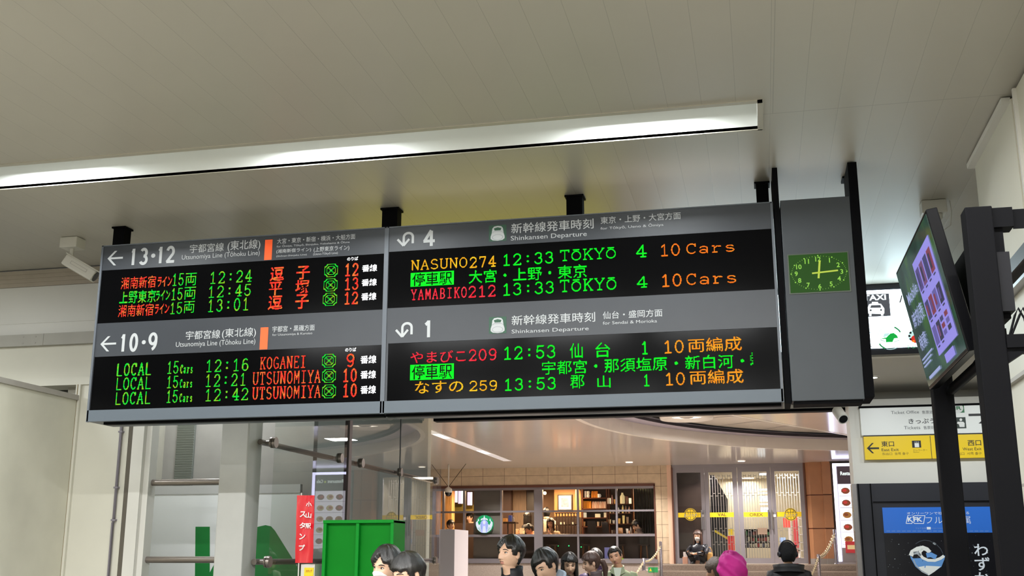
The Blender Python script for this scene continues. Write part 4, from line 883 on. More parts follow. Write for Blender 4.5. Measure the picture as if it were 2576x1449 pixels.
for k in range(-9, 3):
    t = math.radians(180+k*9.5-30); a = Vector((CXc+RC*.5*math.cos(t), CYc+RC*.5*math.sin(t), ZM+.296)); b = Vector((CXc+RC*.95*math.cos(t), CYc+RC*.95*math.sin(t), ZM+.296)); s = (b-a).cross(Vector((0, 0, 1))).normalized()*.012
    if b.y > 14.4 and b.x < 4: mb.face([a-s, b-s, b+s, a+s])
struct(mb, 'trim_10', MATS['cove_dark'])
def dish_light(x, y, label):
    t = thing('dish_light', label, 'ceiling light', (x, y, ZM+.3)); z = ZM+.3
    MB().lathe([(.001, -.05), (.12, -.05), (.14, -.03), (.30, -.03), (.42, -.09), (.46, -.085), (.48, -.03), (.46, -.004), (.2, -.002)], (x, y, z), 40).build('dish', M_mwhite, t)
    mb = MB(); mb.lathe([(.16, -.034), (.29, -.034)], (x, y, z), 32); mb.build('ring_lamp', glow('ring_lamp_glow', '#fff4e2', 4.0), t)
    MB().lathe([(.001, -.056), (.11, -.056), (.115, -.05)], (x, y, z), 24).build('centre_cap', mat('cap_grey', '#a29a92', .4), t)
dish_light(-1.2, 19.75, 'round dish light in the curved ceiling recess above the glass doors')
def trough(x, y0, y1, label):
    t = thing('slot_light', label, 'light fixture', (x, y0, ZM))
    MB().box(x-.11, y0, ZM-.012, x+.11, y1, ZM-.004).build('frame', M_mwhite, t)
    MB().box(x-.085, y0+.03, ZM-.016, x+.085, y1-.03, ZM-.011).build('diffuser', mat('slot_diffuser', '#ffffff', .4, emit='#f4f2ff', es=.22), t)
    for y in (y0+1.4, y0+4.6): MB().box(x-.06, y-.35, ZM-.019, x+.06, y+.35, ZM-.015).build('lamp', glow('slot_lamp', '#ffffff', 4), t)
trough(-5.6, 18.0, 24.9, 'long thin light strip running along the mall ceiling behind the glass screen')
dls = [(1583, 1163), (1776, 1170), (1865, 1160), (1981, 1168)]
for (px, py), lab in zip(dls, ('over the cafe window', 'over the left pair of glass doors', 'in front of the middle of the glass doors', 'over the right pair of glass doors')):
    p = P(px, py, Z=ZM-.006); t = thing('downlight', 'small round mall downlight ' + lab, 'light', (p.x, p.y, ZM), 'mall downlights')
    MB().lathe([(.08, -.012), (.095, -.012), (.095, 0)], (p.x, p.y, ZM-.002), caps=False).build('rim', M_mwhite, t)
    MB().lathe([(.08, -.010), (.079, -.004)], (p.x, p.y, ZM-.003)).build('lens', glow('down_glow', '#fff2dc', 7), t)
# raised floor and steps
M_gran = mat('granite', '#9d9188', .4, var=.3, scale=90)
M_granl = mat('granite_nosing', '#b9ada2', .4, var=.15, scale=90)
NS = 10; RH = ZF/NS; SX0, SX1, SY = P(1662, 1420, Y=26.2).x, 4.0, 26.15
struct(MB().box(-12, 26.98, 0, 4.2, 34, ZF), 'floor_raised', M_gran)
mb = MB()
for i in range(NS):
    y = SY-.3*i; z = ZF-RH*i; mb.box(SX0, y, 0, SX1, 26.98 if i == 0 else y+.3, z, 0); mb.box(SX0, y-.012, z-.028, SX1, y+.04, z+.003, 1)
struct(mb, 'floor_steps', [M_gran, M_granl])
mb = MB().box(SX0-.42, 24.9, 0, SX0, 26.98, ZF-.13); struct(mb, 'wall_step_cheek', M_gran)
sp_ = thing('step_sign', 'small green notice plate on the granite block beside the steps', 'sign', (SX0-.2, 24.89, 1.2))
a, b = P(1631, 1440, Y=24.89), P(1655, 1427, Y=24.89)
MB().box(a.x, 24.885, a.z, b.x, 24.899, b.z).build('plate', mat('plate_green', '#1f9a55', .4), sp_)
mb = MB(); pxpoly(mb, [(1633, 1437), (1640, 1437), (1636.5, 1429)], 24.885, 0); mb.build('warning_mark', mat('plate_yellow', '#d8c832', .4), sp_)
# facade: stone tiles around the cafe window
def tile_mat():
    m = bpy.data.materials.new('stone_tiles'); m.use_nodes = True; N = m.node_tree.nodes; L = m.node_tree.links; b = N['Principled BSDF']; b.inputs['Roughness'].default_value = .45
    tc = N.new('ShaderNodeTexCoord'); mp = N.new('ShaderNodeMapping'); L.new(tc.outputs['Object'], mp.inputs[0]); mp.inputs['Rotation'].default_value = (math.radians(90), 0, 0); mp.inputs['Location'].default_value = (.11, 3.565, 0)
    br = N.new('ShaderNodeTexBrick'); L.new(mp.outputs[0], br.inputs['Vector']); br.offset = 0; br.inputs['Scale'].default_value = 1; br.inputs['Brick Width'].default_value = .55; br.inputs['Row Height'].default_value = .30; br.inputs['Mortar Size'].default_value = .004
    nz = N.new('ShaderNodeTexNoise'); L.new(tc.outputs['Object'], nz.inputs['Vector']); nz.inputs['Scale'].default_value = 7; nz.inputs['Detail'].default_value = 7
    br.inputs['Color1'].default_value = (*lin('#d0bb9d'), 1); br.inputs['Color2'].default_value = (*lin('#c6b195'), 1); br.inputs['Mortar'].default_value = (*lin('#5a4a3c'), 1)
    mx = N.new('ShaderNodeMix'); mx.data_type = 'RGBA'; mx.blend_type = 'MULTIPLY'; mx.inputs[0].default_value = .5; L.new(br.outputs[0], mx.inputs[6]); L.new(nz.outputs['Color'], mx.inputs[7])
    rp = N.new('ShaderNodeValToRGB'); L.new(nz.outputs['Fac'], rp.inputs[0]); rp.color_ramp.elements[0].color = (.6, .6, .6, 1); rp.color_ramp.elements[0].position = .3; rp.color_ramp.elements[1].position = .7
    L.new(rp.outputs[0], mx.inputs[7]); L.new(mx.outputs[2], b.inputs['Base Color']); return m
M_tile = tile_mat()
X = lambda px, py=1300, y=FY: P(px, py, Y=y).x
Z = lambda py, px=1400, y=FY: P(px, py, Y=y).z
wx0, wx1, wz0, wz1 = -8.6, X(1650), Z(1411), Z(1221, 1500)
ex1 = X(1681)
struct(MB().box(-12, FY, wz1, ex1, FY+.3, ZM).box(wx1, FY, 0, ex1, FY+.3, wz1).box(-12, FY, 0, wx0, FY+.3, wz1), 'wall_facade', M_tile)
struct(MB().box(wx0, FY, 0, wx1, FY+.3, wz0), 'wall_facade_lower', mat('facade_beige', '#c3ac84', .45, var=.08))
struct(MB().box(ex1, FY-.03, ZF, X(1692), FY+.3, ZM), 'trim_11', mat('peach_trim', '#d8b59c', .45))
M_brown = mat('dark_brown_frame', '#5b3526', .45)
struct(MB().box(X(1692), FY-.05, ZF, X(1696), FY+.3, ZM-.06), 'trim_12', M_brown)
M_frame = mat('window_frame_grey', '#8f8a90', .35, .55)
# window: frame, mullions, panes
mb = MB(); mb.box(wx0, FY-.02, wz1-.03, wx1, FY+.12, wz1+.03, 1); mb.box(wx1-.035, FY-.02, wz0, wx1, FY+.12, wz1, 1)
mb.box(wx0, FY, wz1-.085, wx1-.03, FY+.1, wz1-.03, 0)
mb.box(wx0, FY-.05, Z(1417), wx1+.02, FY+.12, Z(1407), 0); mb.box(wx0, FY-.01, Z(1407), wx1, FY+.1, Z(1405), 0)
zr1, zr2 = Z(1286), Z(1347)
mb.box(wx0, FY+.0, zr1-.022, wx1-.03, FY+.07, zr1+.022, 0); mb.box(wx0, FY-.01, zr2-.028, wx1-.03, FY+.08, zr2+.03, 0)
wf = mb.build('window_1', [M_frame, M_brown], kind='structure')
xs = [X(1115), X(1167.5), X(1261), X(1354.5), X(1453.8), X(1551.5)]
for i, x in enumerate(xs):
    hw = .105 if i == 3 else .022
    MB().box(x-hw, FY-.02, Z(1407), x+hw, FY+.1, wz1-.05).build('mullion', M_frame, wf)
GC = glass_mat('cafe_glass', (.97, .97, .96), 1.35)
for a, b in zip([wx0]+xs, xs+[wx1-.03]):
    mb = MB(); mb.face([(a, FY+.05, Z(1407)), (b, FY+.05, Z(1407)), (b, FY+.05, wz1-.05), (a, FY+.05, wz1-.05)]); mb.build('pane', GC, wf)
# round cafe emblem on its grey panel, in the window
es = thing('cafe_logo_sign', 'round green and white lit emblem on a grey panel in the cafe window', 'sign', (X(1223), FY+.1, ZF))
MB().box(X(1189), FY+.10, Z(1405), X(1258), FY+.14, wz1-.06).build('panel', mat('emblem_panel', '#77716a', .5, var=.04), es)
ec = P(1219.5, 1318.5, Y=FY-.02); er = P(1241, 1318.5, Y=FY-.02).x-ec.x; YE = FY-.02
mb = MB(); E_ = lambda u, v, o=0: (ec.x+er*u, YE-o, ec.z+er*v)
mb.lathe([(er, -.05), (er, 0)], (0, 0, 0), 40, 0, True, Matrix.Translation((ec.x, YE, ec.z)) @ Matrix.Rotation(math.pi/2, 4, 'X'))
circ = lambda r, n=40, o=0: [E_(r*math.cos(i*2*math.pi/n), r*math.sin(i*2*math.pi/n), o) for i in range(n)]
mb.face(circ(1.0, 40, .052), 0)
def sh(pts, mi, o): mb.face([E_(x, y, o) for x, y in pts], mi)
def mir(pts, mi, o): sh(pts, mi, o); sh([(-x, y) for x, y in pts][::-1], mi, o)
# lower fan, split tails, crown, hair, face
sh([(-.94,-.2), (-.8,-.58), (-.5,-.85), (-.2,-.97), (.2,-.97), (.5,-.85), (.8,-.58), (.94,-.2), (.6,-.1), (.3,.1), (-.3,.1), (-.6,-.1)], 1, .054)
mir([(.62,-.1), (.75,.15), (.72,.42), (.98,.18), (.97,-.15), (.85,-.4)], 1, .055); mir([(.6,.36), (.78,.30), (.72,.56), (.64,.62)], 1, .055)
sh([(0,.42), (-.18,.5), (-.42,.38), (-.40,.55), (-.26,.66), (-.16,.62), (-.08,.74), (0,.98), (.08,.74), (.16,.62), (.26,.66), (.40,.55), (.42,.38), (.18,.5)], 1, .055)
sh([(-.20,.42), (0,.48), (.20,.42), (.42,.2), (.46,-.15), (.40,-.5), (.34,-.95), (0,-.98), (-.34,-.95), (-.40,-.5), (-.46,-.15), (-.42,.2)], 2, .057)
sh([(-.15,.34), (0,.38), (.15,.34), (.16,.12), (.08,-.02), (0,-.06), (-.08,-.02), (-.16,.12)], 1, .059)
sh([(-.12,-.2), (.12,-.2), (.16,-.5), (.22,-.95), (-.22,-.95), (-.16,-.5)], 1, .059)
for k in range(5):
    x = .5+.085*k; mir([(x,-.35-.02*k), (x+.03,-.33-.02*k), (x-.05,-.82+.09*k), (x-.09,-.84+.09*k)], 3, .058)
mir([(.30,.2), (.33,.2), (.36,-.2), (.30,-.6), (.27,-.6), (.32,-.2)], 3, .0585)
ems = mb.build('emblem', [mat('emblem_circle_green', '#0a7a4a', .4, emit='#0a7a4a', es=.7), glow('emblem_white', '#e6eefa', .95), mat('emblem_hair', '#7f88cc', .4, emit='#8f98dc', es=.6), mat('emblem_mid_green', '#2a7f6a', .4, emit='#3f8f88', es=.5)], es)
# cafe interior shell
IY = FY+3.6
M_cdark = mat('cafe_dark_wood', '#3a2a20', .5, var=.15, stretch=(1, 1, 8)); M_cwall = mat('cafe_wall', '#8a6a4c', .6, var=.1)
struct(MB().box(-9, IY, ZF, X(1690), IY+.1, ZM), 'wall_cafe_back', M_cwall)
struct(MB().box(X(1660), FY+.3, ZF, X(1690), IY, ZM), 'wall_cafe_right', M_cdark)
struct(MB().box(-9, FY+.3, ZM-.28, X(1690), IY, ZM-.2), 'ceiling_cafe', mat('cafe_ceiling', '#4a3a2e', .6))
def pbox(mb, px0, py0, px1, py1, y, d=.1, mi=0):
    a, b = P(px0, py1, Y=y), P(px1, py0, Y=y); mb.box(a.x, y, a.z, b.x, y+d, b.z, mi); return mb
wc = thing('window_counter', 'long wooden counter along the inside of the cafe window', 'counter', (-4, FY+.35, ZF))
MB().bbox(X(1262), FY+.16, zr2-.01, X(1640), FY+.55, zr2+.035, .005).build('counter_top', mat('counter_wood', '#b9824a', .35, var=.1), wc)
MB().box(X(1262), FY+.5, ZF, X(1648), FY+.55, zr2-.01).build('front_panel', M_cdark, wc)
for px, py in ((1404, 1373), (1431, 1373), (1462, 1376)):
    MB().ball(P(px, py, Y=FY+.49), .014, n=8).build('outlet_light', glow('outlet_green', '#3af07a', 2.5), wc)
for px in (1300, 1390, 1475, 1560, 1620):
    lab = {1300: 'left of the wide mullion', 1390: 'right of the wide mullion', 1475: 'under the menu stands', 1560: 'below the tumbler shelves', 1620: 'below the leaning customer'}[px]
    p = P(px, 1385, Y=FY+.30); s_ = thing('bar_stool', 'dark cafe bar stool ' + lab, 'stool', (p.x, FY+.3, ZF), 'bar stools at the window counter')
    MB().lathe([(.14, 0), (.15, .02), (.13, .035)], (p.x, FY+.3, ZF+.42), 20).build('seat', M_cdark, s_)
    for a in range(4):
        c, s2 = math.cos(a*math.pi/2+.78), math.sin(a*math.pi/2+.78); MB().tube([(p.x+.09*c, FY+.3+.09*s2, ZF+.42), (p.x+.13*c, FY+.3+.13*s2, ZF)], .009, 6).build('leg', mat('stool_wood', '#8a5a30', .5), s_)
t = thing('poster', 'pale lavender poster behind the glass beside the smiling man', 'poster', (X(1530), FY+.45, Z(1408)))
pbox(MB(), 1521, 1377, 1538, 1408, FY+.42, .01).build('sheet', mat('lavender_sheet', '#9a9cd8', .5, emit='#8a8cd0', es=.25), t)
# lit wood post and menu screens at the left
t = thing('timber_post', 'brightly lit timber cladding at the left end of the cafe', 'cladding', (X(1124), FY+1.6, ZF))
pbox(MB(), 1096, 1222, 1137, 1345, FY+1.6, .3).build('boards', mat('lit_timber', '#d8a060', .5, var=.35, scale=5, stretch=(6, 1, .6)), t)
M_menu = glow('menu_glow', '#ffd8f0', 1.3); M_menu2 = glow('menu_glow_white', '#fff4f4', 1.7)
for (x0, y0, x1, y1), lab in (((1138, 1231, 1151, 1264), 'leftmost of the three'), ((1153, 1232, 1164.5, 1267), 'middle one of the three'), ((1176, 1238, 1188, 1271), 'rightmost of the three')):
    t = thing('menu_screen', 'lit cafe menu screen above the till, ' + lab, 'menu screen', tuple(P(x0, y1, Y=FY+2.4)), 'lit menu screens')
    pbox(MB(), x0-1, y0-1, x1+1, y1+1, FY+2.4, .06).build('case', M_cdark, t)
    mb = MB(); pxrect(mb, x0, y0, x0+(x1-x0)*.65, y1, FY+2.4, 0, .004); pxrect(mb, x0+(x1-x0)*.68, y0, x1, y1, FY+2.4, 1, .004); mb.build('screen', [M_menu, M_menu2], t); a = P((x0+x1)/2, y0-1, Y=FY+2.43); MB().tube([a, (a.x, a.y, ZM-.279)], .01, 6).build('hanger', M_blk, t)
t = thing('tiled_panel', 'green tiled panel under the lit menu screens', 'panel', tuple(P(1160, 1287, Y=FY+2.6)))
pbox(MB(), 1137, 1268, 1192, 1287, FY+2.6, .05).build('tiles', mat('olive_tiles', '#8a7a3c', .35, var=.2, scale=30), t)
t = thing('service_counter', 'dark cafe service counter at the left', 'counter', (X(1150), FY+1.9, ZF)); pbox(MB(), 1098, 1316, 1195, 1420, FY+1.9, .36).build('body', M_cdark, t)
t = thing('pendant_lamp', 'glowing globe lamp hanging inside the cafe beside the wide mullion', 'lamp', tuple(P(1370, 1241, Y=FY+1.8)))
c = P(1370.5, 1240.5, Y=FY+1.8); MB().ball(c, .045, n=16).build('globe', glow('globe_glow', '#ffe2a8', 4), t); MB().tube([c, (c.x, c.y, ZM-.28)], .006, 6).build('cord', M_blk, t)
# picture in a lit niche
t = thing('niche_panel', 'warm tan wall panel behind the framed picture', 'panel', tuple(P(1420, 1290, Y=FY+2.0)))
a, b = P(1394, 1229, Y=FY+2.0), P(1447, 1229, Y=FY+2.0); MB().box(a.x, FY+2.0, P(1394, 1299, Y=FY+2.0).z, b.x, IY-.001, a.z).build('panel', mat('niche_tan', '#c08a50', .6), t)
t = thing('rack_dark_block', 'added dark block below the tan niche that darkens the view behind the rack', 'cabinet', (X(1425), FY+2.0, ZF)); a, b = P(1392, 1301, Y=FY+2.0), P(1457, 1301, Y=FY+2.0); MB().box(a.x, FY+2.0, ZF, b.x, FY+2.4, a.z).build('body', M_cdark, t)  # block added so the space behind the rack bars looks dark
t = thing('framed_picture', 'small pink picture in a cream mount and dark frame on the cafe wall', 'picture', tuple(P(1421, 1284, Y=FY+1.95)))
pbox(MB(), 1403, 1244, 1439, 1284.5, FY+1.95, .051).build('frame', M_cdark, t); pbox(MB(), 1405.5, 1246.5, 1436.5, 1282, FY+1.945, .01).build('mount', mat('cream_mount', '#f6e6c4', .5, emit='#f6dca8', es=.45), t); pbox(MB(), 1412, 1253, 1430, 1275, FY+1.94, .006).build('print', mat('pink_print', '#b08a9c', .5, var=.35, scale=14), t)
# shelves with goods
M_shelf = mat('shelf_wood', '#7a4426', .5)
sh1 = thing('shelf_unit', 'reddish wooden shelf unit with mugs and coffee bags in the cafe', 'shelf', tuple(P(1495, 1345, Y=FY+1.5)))
mb = MB()
for py in (1228, 1253, 1280, 1303, 1325): pbox(mb, 1463, py-1.5, 1527, py+1.5, FY+1.5, .28)
for px in (1463, 1524): a = P(px, 1228, Y=FY+1.5); mb.box(a.x, FY+1.5, ZF, P(px+3, 1228, Y=FY+1.5).x, FY+1.78, a.z)
pbox(mb, 1463, 1228, 1527, 1345, FY+1.79, .02, 1); mb.build('carcass', [M_shelf, M_cdark], sh1)
sh2 = thing('shelf_unit', 'reddish wooden shelf unit with bottles and lamps beside the slat screen', 'shelf', tuple(P(1560, 1345, Y=FY+1.5)))
mb = MB()
for py in (1228, 1268, 1292, 1318): pbox(mb, 1530, py-1, 1591, py+1, FY+1.5, .28)
for px in (1530, 1588): a = P(px, 1228, Y=FY+1.5); mb.box(a.x, FY+1.5, ZF, P(px+2, 1228, Y=FY+1.5).x, FY+1.78, a.z)
pbox(mb, 1530, 1228, 1591, 1345, FY+1.79, .02, 1); mb.build('carcass', [M_shelf, M_cdark], sh2)
def good(kind, label, cat, px, py_base, wpx, hpx, col, group=None, es=0.0, shape='bag', y=FY+1.56):
    b = P(px, py_base, Y=y)
    if abs(y-FY-1.56) < .01:
        zz = [P(px, q-(1.5 if px < 1529 else 1), Y=FY+1.5).z for q in ((1228, 1253, 1280, 1303, 1325) if px < 1529 else (1228, 1268, 1292, 1318))]; zn = min(zz, key=lambda q: abs(q-b.z))
        if abs(zn-b.z) < .055: b.z = zn+.001
    sc = (P(px+1, py_base, Y=y).x-b.x); w_, h_ = wpx*sc, hpx*sc
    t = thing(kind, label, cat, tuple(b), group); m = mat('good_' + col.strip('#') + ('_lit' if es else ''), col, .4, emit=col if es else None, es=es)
    mb = MB()
    if shape == 'bag':
        mb.prism([(b.x-w_/2, y-.01, b.z), (b.x+w_/2, y-.01, b.z), (b.x+w_*.46, y, b.z+h_*.8), (b.x+w_*.38, y+.02, b.z+h_), (b.x-w_*.38, y+.02, b.z+h_), (b.x-w_*.46, y, b.z+h_*.8)], (0, .06, 0)); mb.build('bag', m, t)
    elif shape == 'mug':
        mb.lathe([(w_*.40, 0), (w_*.42, h_*.1), (w_*.42, h_), (w_*.36, h_), (w_*.34, h_*.15), (.001, h_*.1)], b, 14); mb.build('cup', m, t)
        MB().tube([(b.x+w_*.4+w_*.22*math.sin(i*.45), y, b.z+h_*(.5-.32*math.cos(i*.45))) for i in range(8)], w_*.05, 6).build('handle', m, t)
    elif shape == 'bottle':
        mb.lathe([(w_*.42, 0), (w_*.5, h_*.05), (w_*.5, h_*.6), (w_*.22, h_*.78), (w_*.2, h_*.9)], b, 14); mb.build('bottle', m, t)
        MB().lathe([(w_*.24, h_*.9), (w_*.24, h_)], b, 12).build('cap', M_cdark, t)
    elif shape == 'tumbler':
        mb.lathe([(w_*.36, 0), (w_*.5, h_*.9)], b, 14); mb.build('cup', m, t); MB().lathe([(w_*.54, h_*.9), (w_*.5, h_*.97), (w_*.1, h_)], b, 14).build('lid', M_cdark, t)
    elif shape == 'box':
        mb.bbox(b.x-w_/2, y, b.z, b.x+w_/2, y+w_, b.z+h_, .004); mb.build('box', m, t)
    return t
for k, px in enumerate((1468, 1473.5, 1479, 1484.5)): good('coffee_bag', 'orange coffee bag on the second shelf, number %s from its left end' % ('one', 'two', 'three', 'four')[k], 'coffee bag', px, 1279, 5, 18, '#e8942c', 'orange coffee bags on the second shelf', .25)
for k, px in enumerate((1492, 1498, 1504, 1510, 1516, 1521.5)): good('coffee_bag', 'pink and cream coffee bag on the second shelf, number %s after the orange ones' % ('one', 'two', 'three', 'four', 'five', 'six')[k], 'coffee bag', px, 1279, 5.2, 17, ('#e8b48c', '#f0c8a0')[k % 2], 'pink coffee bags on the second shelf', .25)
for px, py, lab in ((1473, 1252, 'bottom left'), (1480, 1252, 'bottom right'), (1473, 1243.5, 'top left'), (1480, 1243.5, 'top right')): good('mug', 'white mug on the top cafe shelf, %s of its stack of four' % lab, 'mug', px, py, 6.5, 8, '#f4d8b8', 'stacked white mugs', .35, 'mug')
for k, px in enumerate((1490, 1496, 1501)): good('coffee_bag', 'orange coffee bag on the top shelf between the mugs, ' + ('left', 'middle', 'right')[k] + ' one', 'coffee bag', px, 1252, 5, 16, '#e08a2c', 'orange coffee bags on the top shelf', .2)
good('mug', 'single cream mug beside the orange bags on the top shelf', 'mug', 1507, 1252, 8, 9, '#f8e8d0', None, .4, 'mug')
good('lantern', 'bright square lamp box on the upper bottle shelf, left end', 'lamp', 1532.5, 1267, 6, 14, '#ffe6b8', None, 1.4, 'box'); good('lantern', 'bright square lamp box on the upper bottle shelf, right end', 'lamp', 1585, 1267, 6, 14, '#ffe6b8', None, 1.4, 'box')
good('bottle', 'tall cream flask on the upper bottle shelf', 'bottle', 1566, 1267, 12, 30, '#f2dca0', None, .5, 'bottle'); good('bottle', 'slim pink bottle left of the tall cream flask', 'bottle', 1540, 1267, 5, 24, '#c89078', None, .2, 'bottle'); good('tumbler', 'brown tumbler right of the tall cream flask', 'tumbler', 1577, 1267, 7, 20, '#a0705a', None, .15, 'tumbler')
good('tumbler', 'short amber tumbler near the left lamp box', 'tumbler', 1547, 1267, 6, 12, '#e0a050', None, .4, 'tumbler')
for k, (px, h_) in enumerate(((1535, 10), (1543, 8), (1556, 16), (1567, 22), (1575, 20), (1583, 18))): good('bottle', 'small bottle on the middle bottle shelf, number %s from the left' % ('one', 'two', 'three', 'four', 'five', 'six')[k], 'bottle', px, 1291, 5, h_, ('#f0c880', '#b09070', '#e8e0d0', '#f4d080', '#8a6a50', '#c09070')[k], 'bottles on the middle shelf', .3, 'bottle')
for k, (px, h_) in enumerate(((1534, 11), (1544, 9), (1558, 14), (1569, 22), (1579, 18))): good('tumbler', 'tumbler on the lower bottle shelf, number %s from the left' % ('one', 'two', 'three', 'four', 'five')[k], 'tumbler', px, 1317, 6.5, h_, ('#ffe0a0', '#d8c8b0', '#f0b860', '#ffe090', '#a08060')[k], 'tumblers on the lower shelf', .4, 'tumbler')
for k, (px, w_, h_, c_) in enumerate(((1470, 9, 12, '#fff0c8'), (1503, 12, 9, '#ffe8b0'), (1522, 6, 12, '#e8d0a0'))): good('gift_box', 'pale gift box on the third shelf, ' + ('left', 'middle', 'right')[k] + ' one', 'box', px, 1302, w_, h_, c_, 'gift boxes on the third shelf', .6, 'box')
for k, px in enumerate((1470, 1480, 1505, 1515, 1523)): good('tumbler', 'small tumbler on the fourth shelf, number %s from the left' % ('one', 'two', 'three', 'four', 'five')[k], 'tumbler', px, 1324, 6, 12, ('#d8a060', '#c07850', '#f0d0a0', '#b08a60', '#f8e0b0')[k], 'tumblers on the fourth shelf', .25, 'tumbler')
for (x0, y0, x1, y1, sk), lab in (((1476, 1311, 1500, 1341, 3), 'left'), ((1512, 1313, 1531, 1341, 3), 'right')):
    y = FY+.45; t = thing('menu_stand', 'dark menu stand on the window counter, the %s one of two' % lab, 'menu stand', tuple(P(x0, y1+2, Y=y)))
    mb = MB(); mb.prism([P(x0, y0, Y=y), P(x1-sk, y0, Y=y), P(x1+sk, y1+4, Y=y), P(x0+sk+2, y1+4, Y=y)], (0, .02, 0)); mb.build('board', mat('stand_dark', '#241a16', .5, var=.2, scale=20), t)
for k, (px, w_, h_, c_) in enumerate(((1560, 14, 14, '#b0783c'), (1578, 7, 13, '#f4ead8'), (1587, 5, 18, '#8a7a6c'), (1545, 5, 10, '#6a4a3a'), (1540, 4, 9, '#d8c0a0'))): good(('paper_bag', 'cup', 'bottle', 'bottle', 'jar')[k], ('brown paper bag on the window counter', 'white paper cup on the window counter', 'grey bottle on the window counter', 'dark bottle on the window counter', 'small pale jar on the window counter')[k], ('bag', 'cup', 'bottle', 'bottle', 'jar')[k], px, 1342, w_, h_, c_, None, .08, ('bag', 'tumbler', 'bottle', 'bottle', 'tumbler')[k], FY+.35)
t = thing('slat_screen', 'screen of dark upright slats at the right end of the cafe', 'screen', tuple(P(1620, 1345, Y=FY+1.3)))
mb = MB()
for k in range(9): a, b = P(1594+k*6.4, 1228, Y=FY+1.3), P(1596.6+k*6.4, 1228, Y=FY+1.3); mb.box(a.x, FY+1.3, ZF, b.x, FY+1.36, a.z)
mb.build('slats', mat('slat_dark', '#1d1512', .5), t)
t = thing('back_panel', 'added dark green-grey sheet that darkens the view through the slat screen', 'panel', (X(1620), FY+1.7, ZF)); a, b = P(1596, 1228, Y=FY+1.7), P(1660, 1228, Y=FY+1.7); MB().box(a.x, FY+1.7, ZF, b.x, FY+1.75, a.z).build('panel', mat('slat_backing', '#4a4f3c', .4, var=.25, scale=4), t)  # sheet added to darken between the slats, green reflection put into its colour
t = thing('rack', 'low dark rack of upright bars in front of the framed picture', 'rack', tuple(P(1425, 1345, Y=FY+1.5)))
mb = MB()
for k in range(8): a, b = P(1398+k*7.4, 1290, Y=FY+1.5), P(1400.5+k*7.4, 1290, Y=FY+1.5); mb.box(a.x, FY+1.5, ZF, b.x, FY+1.55, a.z)
a, b = P(1396, 1319.5, Y=FY+1.55), P(1454, 1319.5, Y=FY+1.55); mb.box(a.x, FY+1.55, a.z-.02, b.x, FY+1.72, a.z)
pbox(mb, 1396, 1289, 1454, 1292, FY+1.5, .05); mb.build('bars', M_cdark, t)
for k, px in enumerate((1411, 1421, 1442)): good('jar', 'bright jar behind the upright bars, ' + ('left', 'middle', 'right')[k] + ' one', 'jar', px, 1319, 6, 6, '#ffe6b0', 'jars behind the rack', 1.0, 'tumbler', FY+1.6)
for x0, x1, c_, lab in ((1262, 1287, '#4a2f24', 'dark red-brown cupboard front in the cafe above the display table'), (1325, 1345, '#2c211c', 'dark shelving block in the cafe just left of the wide mullion')):
    t = thing('wall_cupboard', lab, 'cupboard', tuple(P((x0+x1)/2, 1285, Y=IY-.2))); a, b = P(x0, 1228, Y=IY-.2), P(x1, 1300, Y=IY-.2); MB().box(a.x, IY-.2, ZF, b.x, IY-.001, a.z).build('carcass', mat('cupboard_'+c_.strip('#'), c_, .5, var=.15), t)
    MB().box(a.x+.02, IY-.212, b.z, b.x-.02, IY-.2, a.z-.02).build('door', mat('cupboard_door_'+c_.strip('#'), c_, .4), t)
t = thing('wood_panelling', 'taupe wood panelling on the cafe back wall above the display table', 'panelling', tuple(P(1306, 1285, Y=IY-.05))); a, b = P(1288, 1231, Y=IY-.05), P(1324, 1231, Y=IY-.05); MB().box(a.x, IY-.05, ZF, b.x, IY-.001, a.z).build('boards', mat('taupe_boards', '#86705c', .5, var=.2, stretch=(8, 1, .7)), t)
t = thing('display_table', 'dark display table with goods left of the wide mullion', 'table', tuple(P(1285, 1345, Y=FY+1.0)))
mb = MB(); pbox(mb, 1263, 1313, 1297, 1317, FY+1.0, .35); mb.build('table_top', M_cdark, t)
for px in (1276, 1294): a, b = P(px, 1317, Y=FY+1.0), P(px+2.5, 1317, Y=FY+1.0); MB().box(a.x, FY+1.0, ZF, b.x, FY+1.04, a.z).build('leg', M_cdark, t)
for k, (px, py, w_, h_, c_, s_) in enumerate(((1268, 1312, 12, 8, '#e8a050', 'box'), (1283, 1312, 8, 15, '#4a5aa0', 'box'), (1291, 1312, 6, 14, '#8a8078', 'bottle'), (1301, 1343, 9, 12, '#f8b070', 'mug'), (1312, 1343, 10, 14, '#f0c890', 'box'), (1318, 1343, 5, 9, '#ffe0a0', 'tumbler'))):
    good(('cake_box', 'blue_tin', 'bottle', 'mug', 'gift_box', 'tumbler')[k], ('amber cake box on the display table', 'blue tin on the display table', 'grey bottle beside the blue tin', 'peach mug on the counter left of the wide mullion', 'cream gift box on the counter left of the wide mullion', 'small glowing tumbler at the right of the cream gift box')[k], ('box', 'tin', 'bottle', 'mug', 'box', 'tumbler')[k], px, py, w_, h_, c_, None, .3, s_, FY+1.0 if k < 3 else FY+.4)
